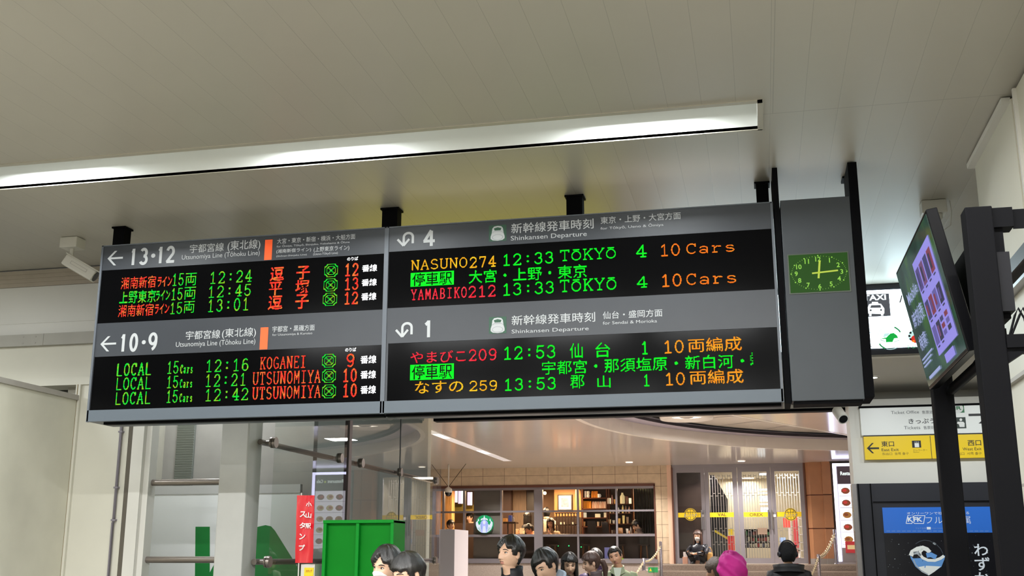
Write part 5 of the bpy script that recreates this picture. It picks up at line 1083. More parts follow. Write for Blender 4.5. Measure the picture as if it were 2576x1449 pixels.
# glass doors
def door(i, px0, px1, gx0, gx1, word, emblem):
    d = thing('glass_door', '', 'door', (X((px0+px1)/2, 1420), FY+.02, ZF))
    zt_, zg1, zg0 = ZM-.07, Z(1187, 1850), Z(1404, 1850)
    mb = MB(); x0, x1, g0, g1 = X(px0), X(px1), X(gx0), X(gx1)
    mb.box(x0, FY, ZF+.01, g0, FY+.06, zt_).box(g1, FY, ZF+.01, x1, FY+.06, zt_).box(g0, FY, zg1, g1, FY+.06, zt_).box(g0, FY, ZF+.01, g1, FY+.06, zg0)
    mb.build('frame', M_frame, d)
    mb = MB(); mb.face([(g0, FY+.03, zg0), (g1, FY+.03, zg0), (g1, FY+.03, zg1), (g0, FY+.03, zg1)]); mb.build('pane', GC, d)
    Yd = FY+.02; M_band = mat('door_band_yellow', '#e6c41e', .4, emit='#e6c41e', es=.05)
    zb1, zb0 = Z(1288.7, 1850), Z(1300.6, 1850)
    mb = MB().box(g0, Yd, zb0, g1, Yd+.004, zb1); mb.build('band', M_band, d)
    if word:
        mb = MB(); text(mb, word, Yd, ((gx0+gx1)/2-(11 if len(word) == 3 else 17), 1299), ((gx0+gx1)/2+(11 if len(word) == 3 else 17), 1290.5), 0, .03); mb.build('band_lettering', mat('band_brown', '#6a4a12', .5), d)
    if emblem:
        c = P(emblem, 1294, Y=Yd); r = .145; mb = MB()
        C2 = lambda r_, o: [(c.x+r_*math.cos(i*.2094), Yd-o, c.z+r_*math.sin(i*.2094)) for i in range(30)]
        mb.face(C2(r, .002), 1); mb.face(C2(r*.93, .003), 2); mb.face(C2(r*.82, .004), 1)
        for pts in ([(-.8, .35), (.8, .35)], [(0, -.8), (0, .8)], [(-.5, .65), (-.3, 0), (-.5, -.65)], [(.5, .65), (.3, 0), (.5, -.65)]): ribbon(mb, [(c.x+r*a, c.z+r*b) for a, b in pts], .010, Yd, 2, .005)
        mb.face([(c.x-r*1.05, Yd-.006, c.z-r*.42), (c.x+r*.9, Yd-.006, c.z-r*.28), (c.x+r*1.05, Yd-.006, c.z+r*.12), (c.x-r*.95, Yd-.006, c.z+r*.05)], 3)
        v, fs, dd = glyphs('BREX', .04); mb.raw([(c.x-r*.85+r*1.7*a+.02*b, Yd-.0075, c.z-r*.36+r*.42*b+r*.1*a) for a, b in v], fs, 1)
        mb.build('emblem', [M_band, M_band, mat('emblem_navy', '#4a4630', .5), mat('emblem_grey', '#8d8c84', .5)], d)
    return d
dd_ = [(1695.5, 1775.5, 1705.5, 1766, None, 1737), (1776, 1858.5, 1786, 1846.5, 'VAL', None), (1859.5, 1943.5, 1871, 1934, 'OREX', None), (1944, 2027, 1954, 2016.5, None, 1989)]
for i, (a, b, c, d, w_, e) in enumerate(dd_):
    o = door(i, a, b, c, d, w_, e); o['label'] = ('leftmost glass door, with a ball emblem, behind the crouching woman', 'second glass door from the left, lettered VAL on its yellow band', 'third glass door from the left, lettered OREX on its yellow band', 'rightmost glass door, with a ball emblem, behind the person in a black beanie')[i]
for x, lab in ((1770, 'between the two left glass doors'), (1939, 'between the two right glass doors')):
    for dx in (-4, 4):
        t = thing('door_handle_bar', 'vertical steel handle bar %s, %s one' % (lab, 'left' if dx < 0 else 'right'), 'handle', tuple(P(x+dx, 1345, Y=FY-.05)))
        p, q_ = P(x+dx, 1332, Y=FY-.05), P(x+dx, 1310, Y=FY-.05); MB().tube([p, (p.x, p.y, q_.z+.25)], .014, 10).tube([(p.x, p.y, p.z+.03), (p.x, FY, p.z+.03)], .01, 8).tube([(p.x, p.y, q_.z+.2), (p.x, FY, q_.z+.2)], .01, 8).build('bar', M_alu, t)
struct(MB().box(X(1695), FY-.02, ZM-.075, X(2029), FY+.1, ZM+.02), 'lintel_doors', M_frame)
struct(MB().box(X(2027), FY-.05, ZF, X(2031), FY+.3, ZM), 'trim_13', M_brown)
# brown faceted column beside the doors
M_col = mat('orange_brown', '#a37350', .42, var=.05)
mb = MB(); xa, xb, xc, xd = X(2031), X(2042), X(2072), X(2095)
for z0, z1 in ((ZF+.12, Z(1330, 2060)-.012), (Z(1330, 2060)+.012, Z(1246, 2060)-.012), (Z(1246, 2060)+.012, ZM)):
    mb.prism([(xa, FY-.02, z0), (xb, FY-.18, z0), (xc, FY-.18, z0), (xc+.01, FY-.24, z0), (xd, FY-.24, z0), (xd, FY+.3, z0), (xa, FY+.3, z0)], (0, 0, z1-z0), 0)
mb.prism([(xa, FY, ZF), (xb, FY-.15, ZF), (xd, FY-.2, ZF), (xd, FY+.3, ZF), (xa, FY+.3, ZF)], (0, 0, ZM-ZF), 1)
mb.prism([(xa, FY-.03, ZF), (xb, FY-.19, ZF), (xc, FY-.19, ZF), (xc+.01, FY-.25, ZF), (xd, FY-.25, ZF), (xd, FY+.3, ZF), (xa, FY+.3, ZF)], (0, 0, .12), 2)
struct(mb, 'column_doors', [M_col, mat('joint_brown', '#6b2f18', .5), mat('plinth_grey', '#8b8580', .5)])
struct(MB().box(xd, FY, ZF, 4.2, FY+.3, ZM), 'wall_facade_right', mat('facade_right', '#c9b8a8', .45))
# restaurant sign with white light border
rs = thing('restaurant_sign', 'tall restaurant menu sign with a glowing white border beside the brown column', 'sign', (2.1, FY-.35, ZF))
YR = FY-.42; rx0, rx1, rz0, rz1 = P(2093.5, 1170, Y=YR).x, P(2093.5, 1170, Y=YR).x+1.0, ZF+.06, P(2095, 1166, Y=YR).z
MB().box(rx0, YR, ZF, rx1, YR+.3, rz1).build('case', mat('sign_case_light', '#c8c4c8', .4), rs)
mb = MB(); bw = .075
mb.box(rx0, YR-.01, rz0, rx0+bw, YR, rz1).box(rx1-bw, YR-.01, rz0, rx1, YR, rz1).box(rx0+bw, YR-.01, rz1-.06, rx1-bw, YR, rz1)
mb.build('light_border', glow('border_glow', '#dcdcff', 5.0), rs)
mb = MB().box(rx0+bw+.02, YR-.008, rz1-.46, rx1-bw-.02, YR, rz1-.07); mb.build('header_panel', mat('sign_plum', '#4a3f48', .4, emit='#4a3f48', es=.35), rs)
mb = MB().box(rx0+bw+.02, YR-.008, rz0+.3, rx1-bw-.02, YR, rz1-.47); mb.build('menu_panel', mat('menu_white', '#f4f4ff', .4, emit='#eeeeff', es=1.15), rs)
MB().box(rx0+bw+.02, YR-.006, rz0, rx1-bw-.02, YR, rz0+.29).build('foot_panel', mat('sign_foot', '#a8a4a8', .4), rs)
mb = MB(); v, fs, d_ = glyphs('Restaurant', .02); hx = rx0+bw+.09
mb.raw([(hx+.42*a, YR-.0095, rz1-.27+.085*b) for a, b in v], fs, 0); v, fs, d_ = glyphs('e', .02); mb.raw([(hx+.46+.05*a, YR-.0095, rz1-.27+.055*b) for a, b in v], fs, 1); v, fs, d_ = glyphs('Cafe', .02); mb.raw([(hx+.54+.17*a, YR-.0095, rz1-.27+.085*b) for a, b in v], fs, 0)
mb.build('header_lettering', [glow('sign_text_white', '#f0fff8', 1.4), glow('sign_text_lime', '#d8f060', 1.2)], rs)
FOOD = [mat('food_%d' % i, c, .5, emit=c, es=.45) for i, c in enumerate(('#c0603a', '#a8783c', '#d8b070', '#8a4a30', '#e0d090', '#c8403c'))]
r_ = random.Random(11); cw = (rx1-rx0-2*bw-.1)/3
for j in range(5):
    for i in range(3):
        cx_, cz_ = rx0+bw+.05+cw*(i+.5), rz1-.62-.27*j; mb = MB(); k = r_.randrange(6)
        mb.face([(cx_+cw*.38*math.cos(t*.314)*(1+.12*math.sin(3*t)), YR-.0095, cz_+.07*math.sin(t*.314)) for t in range(20)], 0)
        mb.face([(cx_-.02+cw*.2*math.cos(t*.628), YR-.0105, cz_+.01+.035*math.sin(t*.628)) for t in range(10)], 1)
        mb.build('dish_photo', [FOOD[k], FOOD[(k+2) % 6]], rs)
mb = MB()
for j in range(5): mb.box(rx0+bw+.03, YR-.0095, rz1-.735-.27*j, rx1-bw-.03, YR-.008, rz1-.728-.27*j)
mb.build('divider_lines', mat('sign_line', '#9a98b0', .5), rs)
t = thing('red_notice', 'red and white notice on the lower part of the restaurant sign', 'notice', (rx0+.5, YR-.02, rz0+.35))
a, b = P(2128, 1391, Y=YR-.015), P(2128, 1362, Y=YR-.015); MB().box(a.x, YR-.022, a.z, a.x+.28, YR-.0102, b.z).build('sheet', mat('notice_red2', '#c83a40', .5, emit='#c83a40', es=.3), t)
MB().box(a.x+.04, YR-.024, a.z+.08, a.x+.24, YR-.022, b.z-.08).build('text_field', mat('notice_cream', '#f0d8a0', .5, emit='#f0d8a0', es=.3), t)
# shop behind the doors
SYb = FY+5.5; M_shop = mat('shop_wall', '#e8dcc4', .6)
struct(MB().box(X(1690), SYb, ZF, 3, SYb+.1, ZM+.1).box(X(2035), FY+.3, ZF, X(2035)+.1, SYb, ZM+.1), 'wall_shop_back', M_shop)
struct(MB().box(X(1690), FY+.3, ZM+.02, 3, SYb, ZM+.08), 'ceiling_shop', mat('shop_ceiling', '#efe6d4', .5))
struct(MB().box(X(1697), FY+.75, ZF, X(1775), FY+.8, ZM), 'door_dark_backing', mat('dark_interior_paint', '#3c2f2a', .35, var=.2))  # dark sheet stands in for the dim interior behind the leftmost door
gg = thing('folding_grille', 'silver folding grille gate drawn across behind the glass doors', 'gate', (-.4, FY+.5, ZF))
M_gri = mat('grille_silver', '#b5aea6', .4, .6)
mb = MB(); ga, gb = X(1787), X(2016); gzt = Z(1190, 1850); nb = 34; pitch = (gb-ga)/nb
for i in range(nb+1): mb.box(ga+pitch*i-.005, FY+.48, ZF+.05, ga+pitch*i+.005, FY+.495, gzt)
mb.build('bars', M_gri, gg); mb = MB()
for py in (1197, 1241, 1331, 1366):
    z = Z(py, 1850)
    for i in range(nb): mb.box(ga+pitch*i, FY+.478, z-.006+(.03 if i % 2 else -.03), ga+pitch*(i+1), FY+.497, z+.006+(.03 if i % 2 else -.03))
mb.build('links', M_gri, gg)
t = thing('stair_flight', 'dark escalator side rising behind the second glass door', 'escalator', (X(1810), FY+1.5, ZF))
y = FY+1.4; mb = MB(); mb.prism([P(1786, 1195, Y=y), P(1796, 1195, Y=y), P(1830, 1255, Y=y), P(1830, 1404, Y=y), P(1786, 1404, Y=y)], (0, .5, 0)); mb.build('side_panel', mat('escalator_dark', '#1c1c20', .3), t)
mb = MB(); a, b = P(1797, 1338, Y=y-.02), P(1838, 1362, Y=y-.02); mb.prism([a, b, b+Vector((0, 0, .06)), a+Vector((0, 0, .06))], (0, .015, 0)); mb.build('yellow_stripe', mat('stripe_yellow', '#c8b02a', .4), t)
t = thing('goods_shelf', 'long dark shelf of goods seen through the third glass door', 'shelf', (X(1905), FY+2.5, ZF))
y = FY+2.4; mb = MB(); pbox(mb, 1874, 1331, 1946, 1378, y+.36, .04); [pbox(mb, 1874, q, 1946, q+1.5, y, .4) for q in (1331, 1346.5, 1361.5, 1376.5)]; [mb.box(P(q, 1340, Y=y).x, y, ZF, P(q+1.5, 1340, Y=y).x, y+.4, P(q, 1331, Y=y).z) for q in (1874, 1944.5)]; mb.build('carcass', mat('goods_dark', '#2a2622', .5), t)
rr = random.Random(2)
SHZ = []
GC_ = ('#2a6a3a', '#8a2a2a', '#3a3a4a', '#b0a890', '#6a3a2a')
for j in range(3):
    for i in range(11):
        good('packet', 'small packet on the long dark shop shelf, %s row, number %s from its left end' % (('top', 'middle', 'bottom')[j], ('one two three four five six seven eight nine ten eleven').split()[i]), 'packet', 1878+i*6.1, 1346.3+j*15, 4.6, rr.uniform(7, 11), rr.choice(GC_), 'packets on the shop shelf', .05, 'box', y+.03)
for (x0, y0, x1, y1, c_, yy), (kn, lab, cat) in zip(((1833, 1331, 1845, 1346, '#e8c82a', FY+1.2), (1831, 1348, 1847, 1385, '#d02a2a', FY+1.25), (1971, 1303, 1988, 1327, '#c03a30', FY+1.2), (1997, 1300, 2005, 1378, '#b83a40', FY+1.6), (1906, 1328, 1930, 1344, '#d8b8a0', FY+.3), (1962, 1352, 1976, 1366, '#9ab8e8', FY+.9)),
    (('price_card', 'yellow price card behind the second glass door', 'card'), ('promotion_panel', 'red promotion panel standing behind the second glass door', 'panel'), ('red_poster', 'red poster with lettering behind the rightmost glass door', 'poster'), ('red_banner_post', 'tall red post among white shelves behind the rightmost glass door', 'post'), ('paper_notice', 'pale paper notice hung on the grille behind the third glass door', 'notice'), ('blue_leaflet', 'blue leaflet behind the rightmost glass door', 'leaflet'))):
    t = thing(kn, lab, cat, tuple(P(x0, y1, Y=yy))); pbox(MB(), x0, y0, x1, y1, yy, .02).build('sheet', mat('sheet_' + c_.strip('#'), c_, .5, emit=c_, es=.15), t)
t = thing('white_shelving', 'white shop shelving behind the rightmost glass door', 'shelf', (X(2008), FY+1.7, ZF)); mb = MB()
for py in (1305, 1325, 1345, 1365, 1385, 1404): pbox(mb, 1988, py-1, 2030, py+1, FY+1.7, .3)
for px in (1988, 2008, 2029): pbox(mb, px-1, 1300, px+1, 1404, FY+1.7, .3)
mb.build('carcass', mat('shelf_white', '#e8e4e0', .4), t)
# fire extinguisher
t = thing('fire_extinguisher', 'red fire extinguisher behind the rightmost glass door near the floor', 'fire extinguisher', tuple(P(2001, 1403, Y=FY+.6))); b = P(2001, 1403, Y=FY+.6); b.z = ZF
MB().lathe([(.06, 0), (.07, .02), (.07, .30), (.03, .37), (.02, .40)], b, 16).build('cylinder', mat('extinguisher_red', '#c82a24', .3), t); MB().box(b.x-.02, b.y-.01, b.z+.40, b.x+.06, b.y+.01, b.z+.43).tube([(b.x, b.y, b.z+.4), (b.x-.08, b.y, b.z+.36), (b.x-.085, b.y, b.z+.15)], .01, 6).build('hose', M_blk, t)
# small items on the doors
for px, lab in ((1768.5, 'left'), (1947.5, 'right')):
    t = thing('paper_label', 'small white label stuck between the %s pair of doors at band height' % lab, 'label', tuple(P(px, 1299, Y=FY-.01))); pbox(MB(), px-4, 1294, px+4.5, 1300.5, FY-.012, .011).build('sheet', mat('label_white', '#eae6e6', .5), t)
# shop ceiling lights in a row
for k, py in enumerate((1199, 1206, 1213)):
    p = P(1920, py, Y=FY+3.0+k*.3); t = thing('shop_ceiling_light', 'bright shop ceiling light seen through the third glass door, ' + ('nearest', 'middle', 'farthest')[k] + ' of three', 'light', (p.x, p.y, ZM), 'shop ceiling lights')
    MB().lathe([(.10, -.036), (.11, -.036), (.12, 0)], (p.x, p.y, ZM+.02), 20, caps=False).build('shade', M_mwhite, t); MB().lathe([(.1, -.034), (.02, -.034)], (p.x, p.y, ZM+.02), 20).build('lens', glow('shop_lens', '#ffffff', 6), t)
t = thing('shop_lit_sign', 'stack of bright white lit panels in the shop behind the OREX door', 'sign', tuple(P(1918, 1290, Y=FY+4.5))); mb = MB()
for k, (a, b, x0, x1) in enumerate(((1229, 1234, 1907, 1935), (1238, 1242, 1907, 1935), (1247, 1262, 1911, 1935), (1266, 1270, 1911, 1935), (1276, 1288, 1914, 1936))): pbox(mb, x0, a, x1, b, FY+4.5, .05)
mb.build('panels', glow('shop_sign_glow', '#f0fbff', 1.8), t)
# rope posts with chains
M_post = mat('post_steel', '#b5b2be', .25, .9); M_chain = mat('chain_gold', '#e0d2b0', .4, .4)
POSTS = {}
for key, px, pyt, pyb, y, lab in (('a', 1619, 1404, 1470, 24.4, 'short steel barrier post left of the steps, nearer one'), ('b', 1661.5, 1362, 1446, 25.4, 'steel barrier post at the left end of the steps beside the cafe wall'), ('c', 2058, 1394, 1470, 24.4, 'steel barrier post on the steps right of the person in a black beanie'), ('d', 2098, 1332, 1422, 26.4, 'steel barrier post at the top of the steps by the restaurant sign')):
    p = P(px, pyt, Y=y); zb = max(0, ZF-RH*max(0, math.ceil((SY-y)/.3))) if key in 'cd' else (ZF-.13 if key == 'a' else ZF-.13)
    if key == 'd': zb = ZF
    if key == 'c': zb = ZF-RH*6
    if key == 'b': zb = ZF-RH*3
    t = thing('barrier_post', lab, 'barrier post', (p.x, y, zb)); POSTS[key] = (p, t)
    MB().tube([(p.x, y, zb), (p.x, y, p.z-.01), (p.x, y, p.z)], [.034, .034, .026], 16).build('tube', M_post, t); MB().lathe([(.05, 0), (.05, .012), (.035, .02)], (p.x, y, zb), 16).build('base_plate', M_post, t)
def chain(a, b, sag, label):
    A, B = Vector(a), Vector(b); t = thing('barrier_chain', label, 'chain', tuple(A)); n = 26; mb = MB()
    pts = [A.lerp(B, i/n) - Vector((0, 0, sag*4*(i/n)*(1-i/n))) for i in range(n+1)]
    for i in range(n):
        d = (pts[i+1]-pts[i]).normalized(); u = d.orthogonal(); v = d.cross(u); u, v = (u, v) if i % 2 else (v, u); c = (pts[i]+pts[i+1])/2; L = (pts[i+1]-pts[i]).length*.62
        mb.tube([c+d*L*math.cos(k*.785)+u*L*.5*math.sin(k*.785) for k in range(9)], .009, 5)
    mb.build('links', M_chain, t)
pa, pb, pc, pd = (POSTS[k][0] for k in 'abcd')
chain((pa.x, pa.y, pa.z-.07), (pb.x, pb.y, pb.z-.1), .1, 'pale chain from the short post to the post by the cafe wall')
chain((pa.x, pa.y, pa.z-.07), (pa.x-.28, pa.y-.9, pa.z-.5), .06, 'pale chain hanging down to the left from the short post')
chain((pc.x, pc.y, pc.z-.07), (pd.x, pd.y, pd.z-.1), .12, 'pale chain between the two posts right of the doors')
chain((pc.x, pc.y, pc.z-.07), (pc.x-.30, pc.y-1.0, pc.z-.55), .06, 'pale chain hanging down to the left from the right post on the steps')
# dome camera on a stayed pole
p = P(1128, 1236, Y=25.5); t = thing('dome_camera', 'white dome camera on a braced pole hanging in front of the cafe', 'security camera', (p.x, p.y, p.z))
MB().tube([(p.x, p.y, ZM-.005), (p.x, p.y, p.z+.1)], .016, 10).build('pole', M_cam, t)
MB().tube([(p.x, p.y, p.z+.1), (p.x-.42, p.y, ZM-.005)], .006, 6).tube([(p.x, p.y, p.z+.1), (p.x+.42, p.y, ZM-.005)], .006, 6).build('stay_wire', M_dark, t)
MB().lathe([(.02, .10), (.085, .06), (.09, 0), (.088, -.03)], p, 20).build('housing', M_cam, t); MB().lathe([(.001, -.12), (.05, -.105), (.078, -.06), (.085, -.03)], p, 20).build('dome', M_lens, t)
# ================================================================== PEOPLE
M_skin = mat('skin', '#e3b89b', .45, var=.04, scale=20); M_skin2 = mat('skin_warm', '#d9a585', .45, var=.04, scale=20)
M_lip = mat('lips', '#c9897a', .4); M_eyew = mat('eye_white', '#e8e2dc', .3); M_eyed = mat('eye_dark', '#1a1210', .2); M_brow = mat('eyebrow', '#1c1614', .7)
M_hair = mat('black_hair', '#15110f', .32, var=.4, scale=60, stretch=(6, 6, .8), bump=.35, spec=.7)
M_hairb = mat('brown_hair', '#4a342c', .38, var=.35, scale=60, stretch=(6, 6, .8), bump=.35, spec=.6)
M_hairg = mat('grey_brown_hair', '#6a5a50', .5, var=.5, scale=90, bump=.6)
g1 = lambda x, m, s: math.exp(-((x-m)/s)**2)
sstep = lambda a, b, x: (lambda t: t*t*(3-2*t))(max(0, min(1, (x-a)/(b-a))))
def head_pt(az, el, smile=0.0, mouth_open=0.0):
    """skin of the head in metres; az 0 = front (+y), + to the wearer's left (-x); el elevation"""
    ce, se = math.cos(el), math.sin(el); f, s, u = ce*math.cos(az), ce*math.sin(az), se
    a = .099 if f > 0 else .104; R = 1/math.sqrt((f/a)**2 + (s/.077)**2 + (u/.120)**2)
    f, s, u = f*R, s*R, u*R
    if u < 0:
        k = min(1, -u/.12); s *= 1-.20*k*k
        if f < 0: f *= 1-.30*k
        else: f *= 1+.10*k*k
    if u > .02: s *= 1+.04*g1(u, .05, .03)
    if f > 0:
        fr = sstep(0, .05, f); d = 0
        d += .026*g1(s, 0, .0125)*sstep(.020, -.034, u)*sstep(-.056, -.042, u) + .006*g1(s, 0, .010)*g1(u, .004, .014)
        d += .009*g1(abs(s), .012, .007)*g1(u, -.040, .008)
        d -= .012*g1(abs(s), .031, .017)*g1(u, .004, .012); d += .005*g1(u, .024, .010)*g1(s, 0, .05)
        d += .006*g1(abs(s), .043, .02)*g1(u, -.03, .02)*(1+smile)
        d += .010*g1(s, 0, .021)*(g1(u, -.063, .0055)+1.1*g1(u, -.075, .006)) - .005*g1(s, 0, .02)*g1(u, -.069, .003)*(1+2*mouth_open)
        d -= .005*g1(s, 0, .02)*g1(u, -.087, .006); d += .012*g1(s, 0, .022)*g1(u, -.106, .014)
        f += d*fr
    return Vector((-s, f, u))
def person(label, floor_xy, z0, head, yaw, pitch=0.0, roll=0.0, H=1.72, hair='short', hair_mat=None, skin=None, jacket='#15151a', jrough=.6, trousers='#1d1f26', shoes='#1a1a1a',
           collar='stand', body_yaw=None, lean=(0, 0), face=True, smile=0.0, eyes=True, pose='stand', res=(72, 52), bulk=1.0, extras=(), jbump=.25, sc=1.0):
    """head = centre of the head (x,y,z); yaw = heading in degrees (0 faces the viewer's side, -Y; + turns to the picture's left)"""
    hx = Vector(head); by = yaw if body_yaw is None else body_yaw
    root = thing('person', label, 'person', (floor_xy[0], floor_xy[1], z0)); skin = skin or M_skin; hair_mat = hair_mat or M_hair
    Rb = Matrix.Rotation(math.pi - math.radians(by), 3, 'Z'); Rh = Matrix.Rotation(math.pi - math.radians(yaw), 3, 'Z') @ Matrix.Rotation(math.radians(pitch), 3, 'X') @ Matrix.Rotation(math.radians(roll), 3, 'Y')
    k = sc; piv = Vector((0, -.012, -.095))*k
    def toh(p): return hx + Rb @ piv + Rh @ (p*k - piv)
    neck0 = hx + Rb @ Vector((lean[0]*.2, lean[1]*.2-.02, -.168))*k                  # base of the neck
    def tob(p): return neck0 + Rb @ Vector(p)
    nth, nph = res; b = MB(); vs, fs, mi = [], [], []
    els = [math.pi/2 - (math.pi/2+math.radians(60))*i/(nph-1) for i in range(nph)]; els[0] = math.pi/2-.002
    for e in els:
        for j in range(nth): vs.append(toh(head_pt(2*math.pi*j/nth, e, smile)))
    rows = nph
    for t, (r_, dz, fy) in ((.35, (.060, -.125, -.015)), (.7, (.058, -.16, -.016)), (1, (.060, -.175, -.018)), (1, (.075, -.19, -.02))):
        for j in range(nth):
            a = 2*math.pi*j/nth; p = Vector((-r_*math.sin(a), fy + r_*1.02*math.cos(a), dz)); q = hx + Rb @ (p*k)
            vs.append(toh(p).lerp(q, t))
        rows += 1
    for hw, hd, z in ((.12, .08, -.02), (.17, .095, -.05), (.19, .105, -.12), (.17, .11, -.3), (.15, .10, -.45), (.16, .11, -.55)):
        for j in range(nth):
            a = 2*math.pi*j/nth; vs.append(tob((-hw*math.sin(a), -.01+hd*math.cos(a), z)))
        rows += 1
    for i in range(rows-1):
        for j in range(nth):
            c = i*nth+j; f_ = (c, i*nth+(j+1) % nth, (i+1)*nth+(j+1) % nth, (i+1)*nth+j); m = 0
            if i < nph-1 and face:
                e = els[i]; az = (2*math.pi*(j+.5)/nth+math.pi) % (2*math.pi)-math.pi; hp = head_pt(az, e, smile)
                if hp.y > .05 and abs(hp.x) < .021*(1+.3*smile)-max(0, abs(hp.z+.069)-.004)*1.2 and -.081 < hp.z-.25*smile*abs(hp.x) < -.0575: m = 1
            b.v = b.v or []; fs.append(f_); mi.append(m)
    b.v = [tuple(v) for v in vs]; b.f = fs; b.m = mi; b.sm = [True]*len(fs)
    # ears
    for sd in (-1, 1):
        Me = Matrix.Rotation(math.radians(20*sd), 4, 'Z'); prof = [(.0001, -1), (.5, -.86), (.87, -.5), (1, 0), (.87, .5), (.5, .86), (.0001, 1)]
        eb = MB(); eb.lathe(prof, (0, 0, 0), 12, 0, True, Matrix.Diagonal((.010, .019, .032)).to_4x4()); eb.lathe([(.0001, -.6), (.8, 0), (.0001, .6)], (.006*sd, .004, 0), 10, 0, True, Matrix.Diagonal((.006, .010, .018)).to_4x4())
        b.raw([toh(Vector((.079*sd, -.006, -.004)) + (Me @ Vector(v))) for v in eb.v], eb.f, 0, True)
    if face and eyes:
        for sd in (-1, 1):
            c = Vector((.031*sd, .0735, .004)); sq = .3 if smile else .42
            eb = MB().ball((0, 0, 0), .0155, .014, .0145*sq, 14); b.raw([toh(c+Vector(v)) for v in eb.v], eb.f, 2, True)
            eb = MB().ball((0, 0, 0), .0068, .004, .0068*min(1, sq*1.5), 12); b.raw([toh(c+Vector((0, .0125, 0))+Vector(v)) for v in eb.v], eb.f, 3, True)
            lid = [toh(c+Vector((.018*math.cos(t)*sd, .0125-.006*abs(math.cos(t)), .0145*sq*.95*math.sin(t)+.001))) for t in [math.pi*i/8 for i in range(9)]]
            lb2 = MB().tube(lid, .0021*k, 5); b.raw(lb2.v, lb2.f, 3, True)
            br = [toh(head_pt(sd*-math.radians(d), math.radians(el_), smile)+Vector((0, .0025, 0))) for d, el_ in ((11, 15.5), (20, 17.5), (30, 17), (38, 13.5))]
            lb2 = MB().tube(br, [.0022*k, .0035*k, .003*k, .0012*k], 6); b.raw(lb2.v, lb2.f, 4, True)
        nb = MB()
        for sd in (-1, 1): nb.ball((.006*sd, .112, -.0465), .0035, .003, .002, 8)
        b.raw([toh(Vector(v)) for v in nb.v], nb.f, 3, True)
        ml = MB().tube([toh(head_pt(math.radians(d), math.radians(-36.5+.9*smile*abs(d)/8), smile)+Vector((0, .0012, 0))) for d in range(-15, 16, 5)], .0013*k, 5); b.raw(ml.v, ml.f, 3, True)
    # arms with hands, legs (one surface list, hidden inside the clothes where covered)
    zs = -.09; leg = neck0.z - z0
    def hand(w, d, side):
        d = Vector(d).normalized(); u = Vector((0, 0, 1)).cross(d); u = u.normalized() if u.length > .1 else Vector((1, 0, 0)); n_ = d.cross(u)
        hb = MB(); hb.tube([w, w+d*.03, w+d*.075, w+d*.09], [.022, .030, .034, .026], 10, sq=.5)
        for i, L in enumerate((.062, .070, .066, .052)):
            o = w+d*.08+u*(-.026+.0172*i); hb.tube([o, o+d*L*.5+n_*.006, o+d*L*.85+n_*.018, o+d*L+n_*.026], [.0085, .008, .0072, .005], 8)
        o = w+d*.03-u*.028*side*-1; hb.tube([o, o+d*.03-u*.018*side*-1, o+d*.058-u*.02*side*-1], [.011, .0095, .006], 8)
        b.raw(hb.v, hb.f, 0, True)
    def armpts(sd):
        if pose == 'stand': return [(.175*sd, -.01, -.085), (.225*sd, -.02, -.22), (.245*sd, -.02, -.36), (.25*sd, .04, -.48), (.245*sd, .09, -.60)]
        if pose == 'phone': return [(.175*sd, -.01, -.085), (.22*sd, -.01, -.22), (.22*sd, .03, -.36), (.15*sd, .15, -.38), (.06*sd, .26, -.32)]
        if pose == 'squat': return [(.15*sd, -.01, -.07), (.21*sd, .06, -.13), (.21*sd, .17, -.20), (.13*sd, .30, -.21), (.04*sd, .38, -.22)]
        return [(.165*sd, -.01, -.085), (.22*sd, .03, -.2), (.22*sd, .12, -.30), (.12*sd, .24, -.22), (.03*sd, .22, -.10)]
    arms = {sd: [tob(p) for p in armpts(sd)] for sd in (-1, 1)}
    for sd in (-1, 1):
        A = arms[sd]; b.tube(A, [.045, .042, .036, .03, .024], 10); hand(A[-1], A[-1]-A[-2], sd)
    if pose in ('stand', 'phone'):
        hz = -(neck0.z-z0-.52*H)
        legs = {sd: [tob((.09*sd, -.01, hz)), tob((.095*sd, .005, hz*.5-.5*leg)), tob((.10*sd, -.015, -leg+.07))] for sd in (-1, 1)}
    elif pose == 'squat':
        legs = {sd: [tob((.09*sd, -.04, -.33)), tob((.15*sd, .30, -.20)), tob((.11*sd, .10, -leg+.06))] for sd in (-1, 1)}
    else:
        legs = {sd: [tob((.09*sd, -.02, -.52)), tob((.11*sd, .36, -.52)), tob((.11*sd, .36, -leg+.07))] for sd in (-1, 1)}
    for sd in (-1, 1): b.tube(legs[sd], [.07, .05, .035], 10)
    body = b.build('body', [skin, M_lip, M_eyew, M_eyed, M_brow], root)
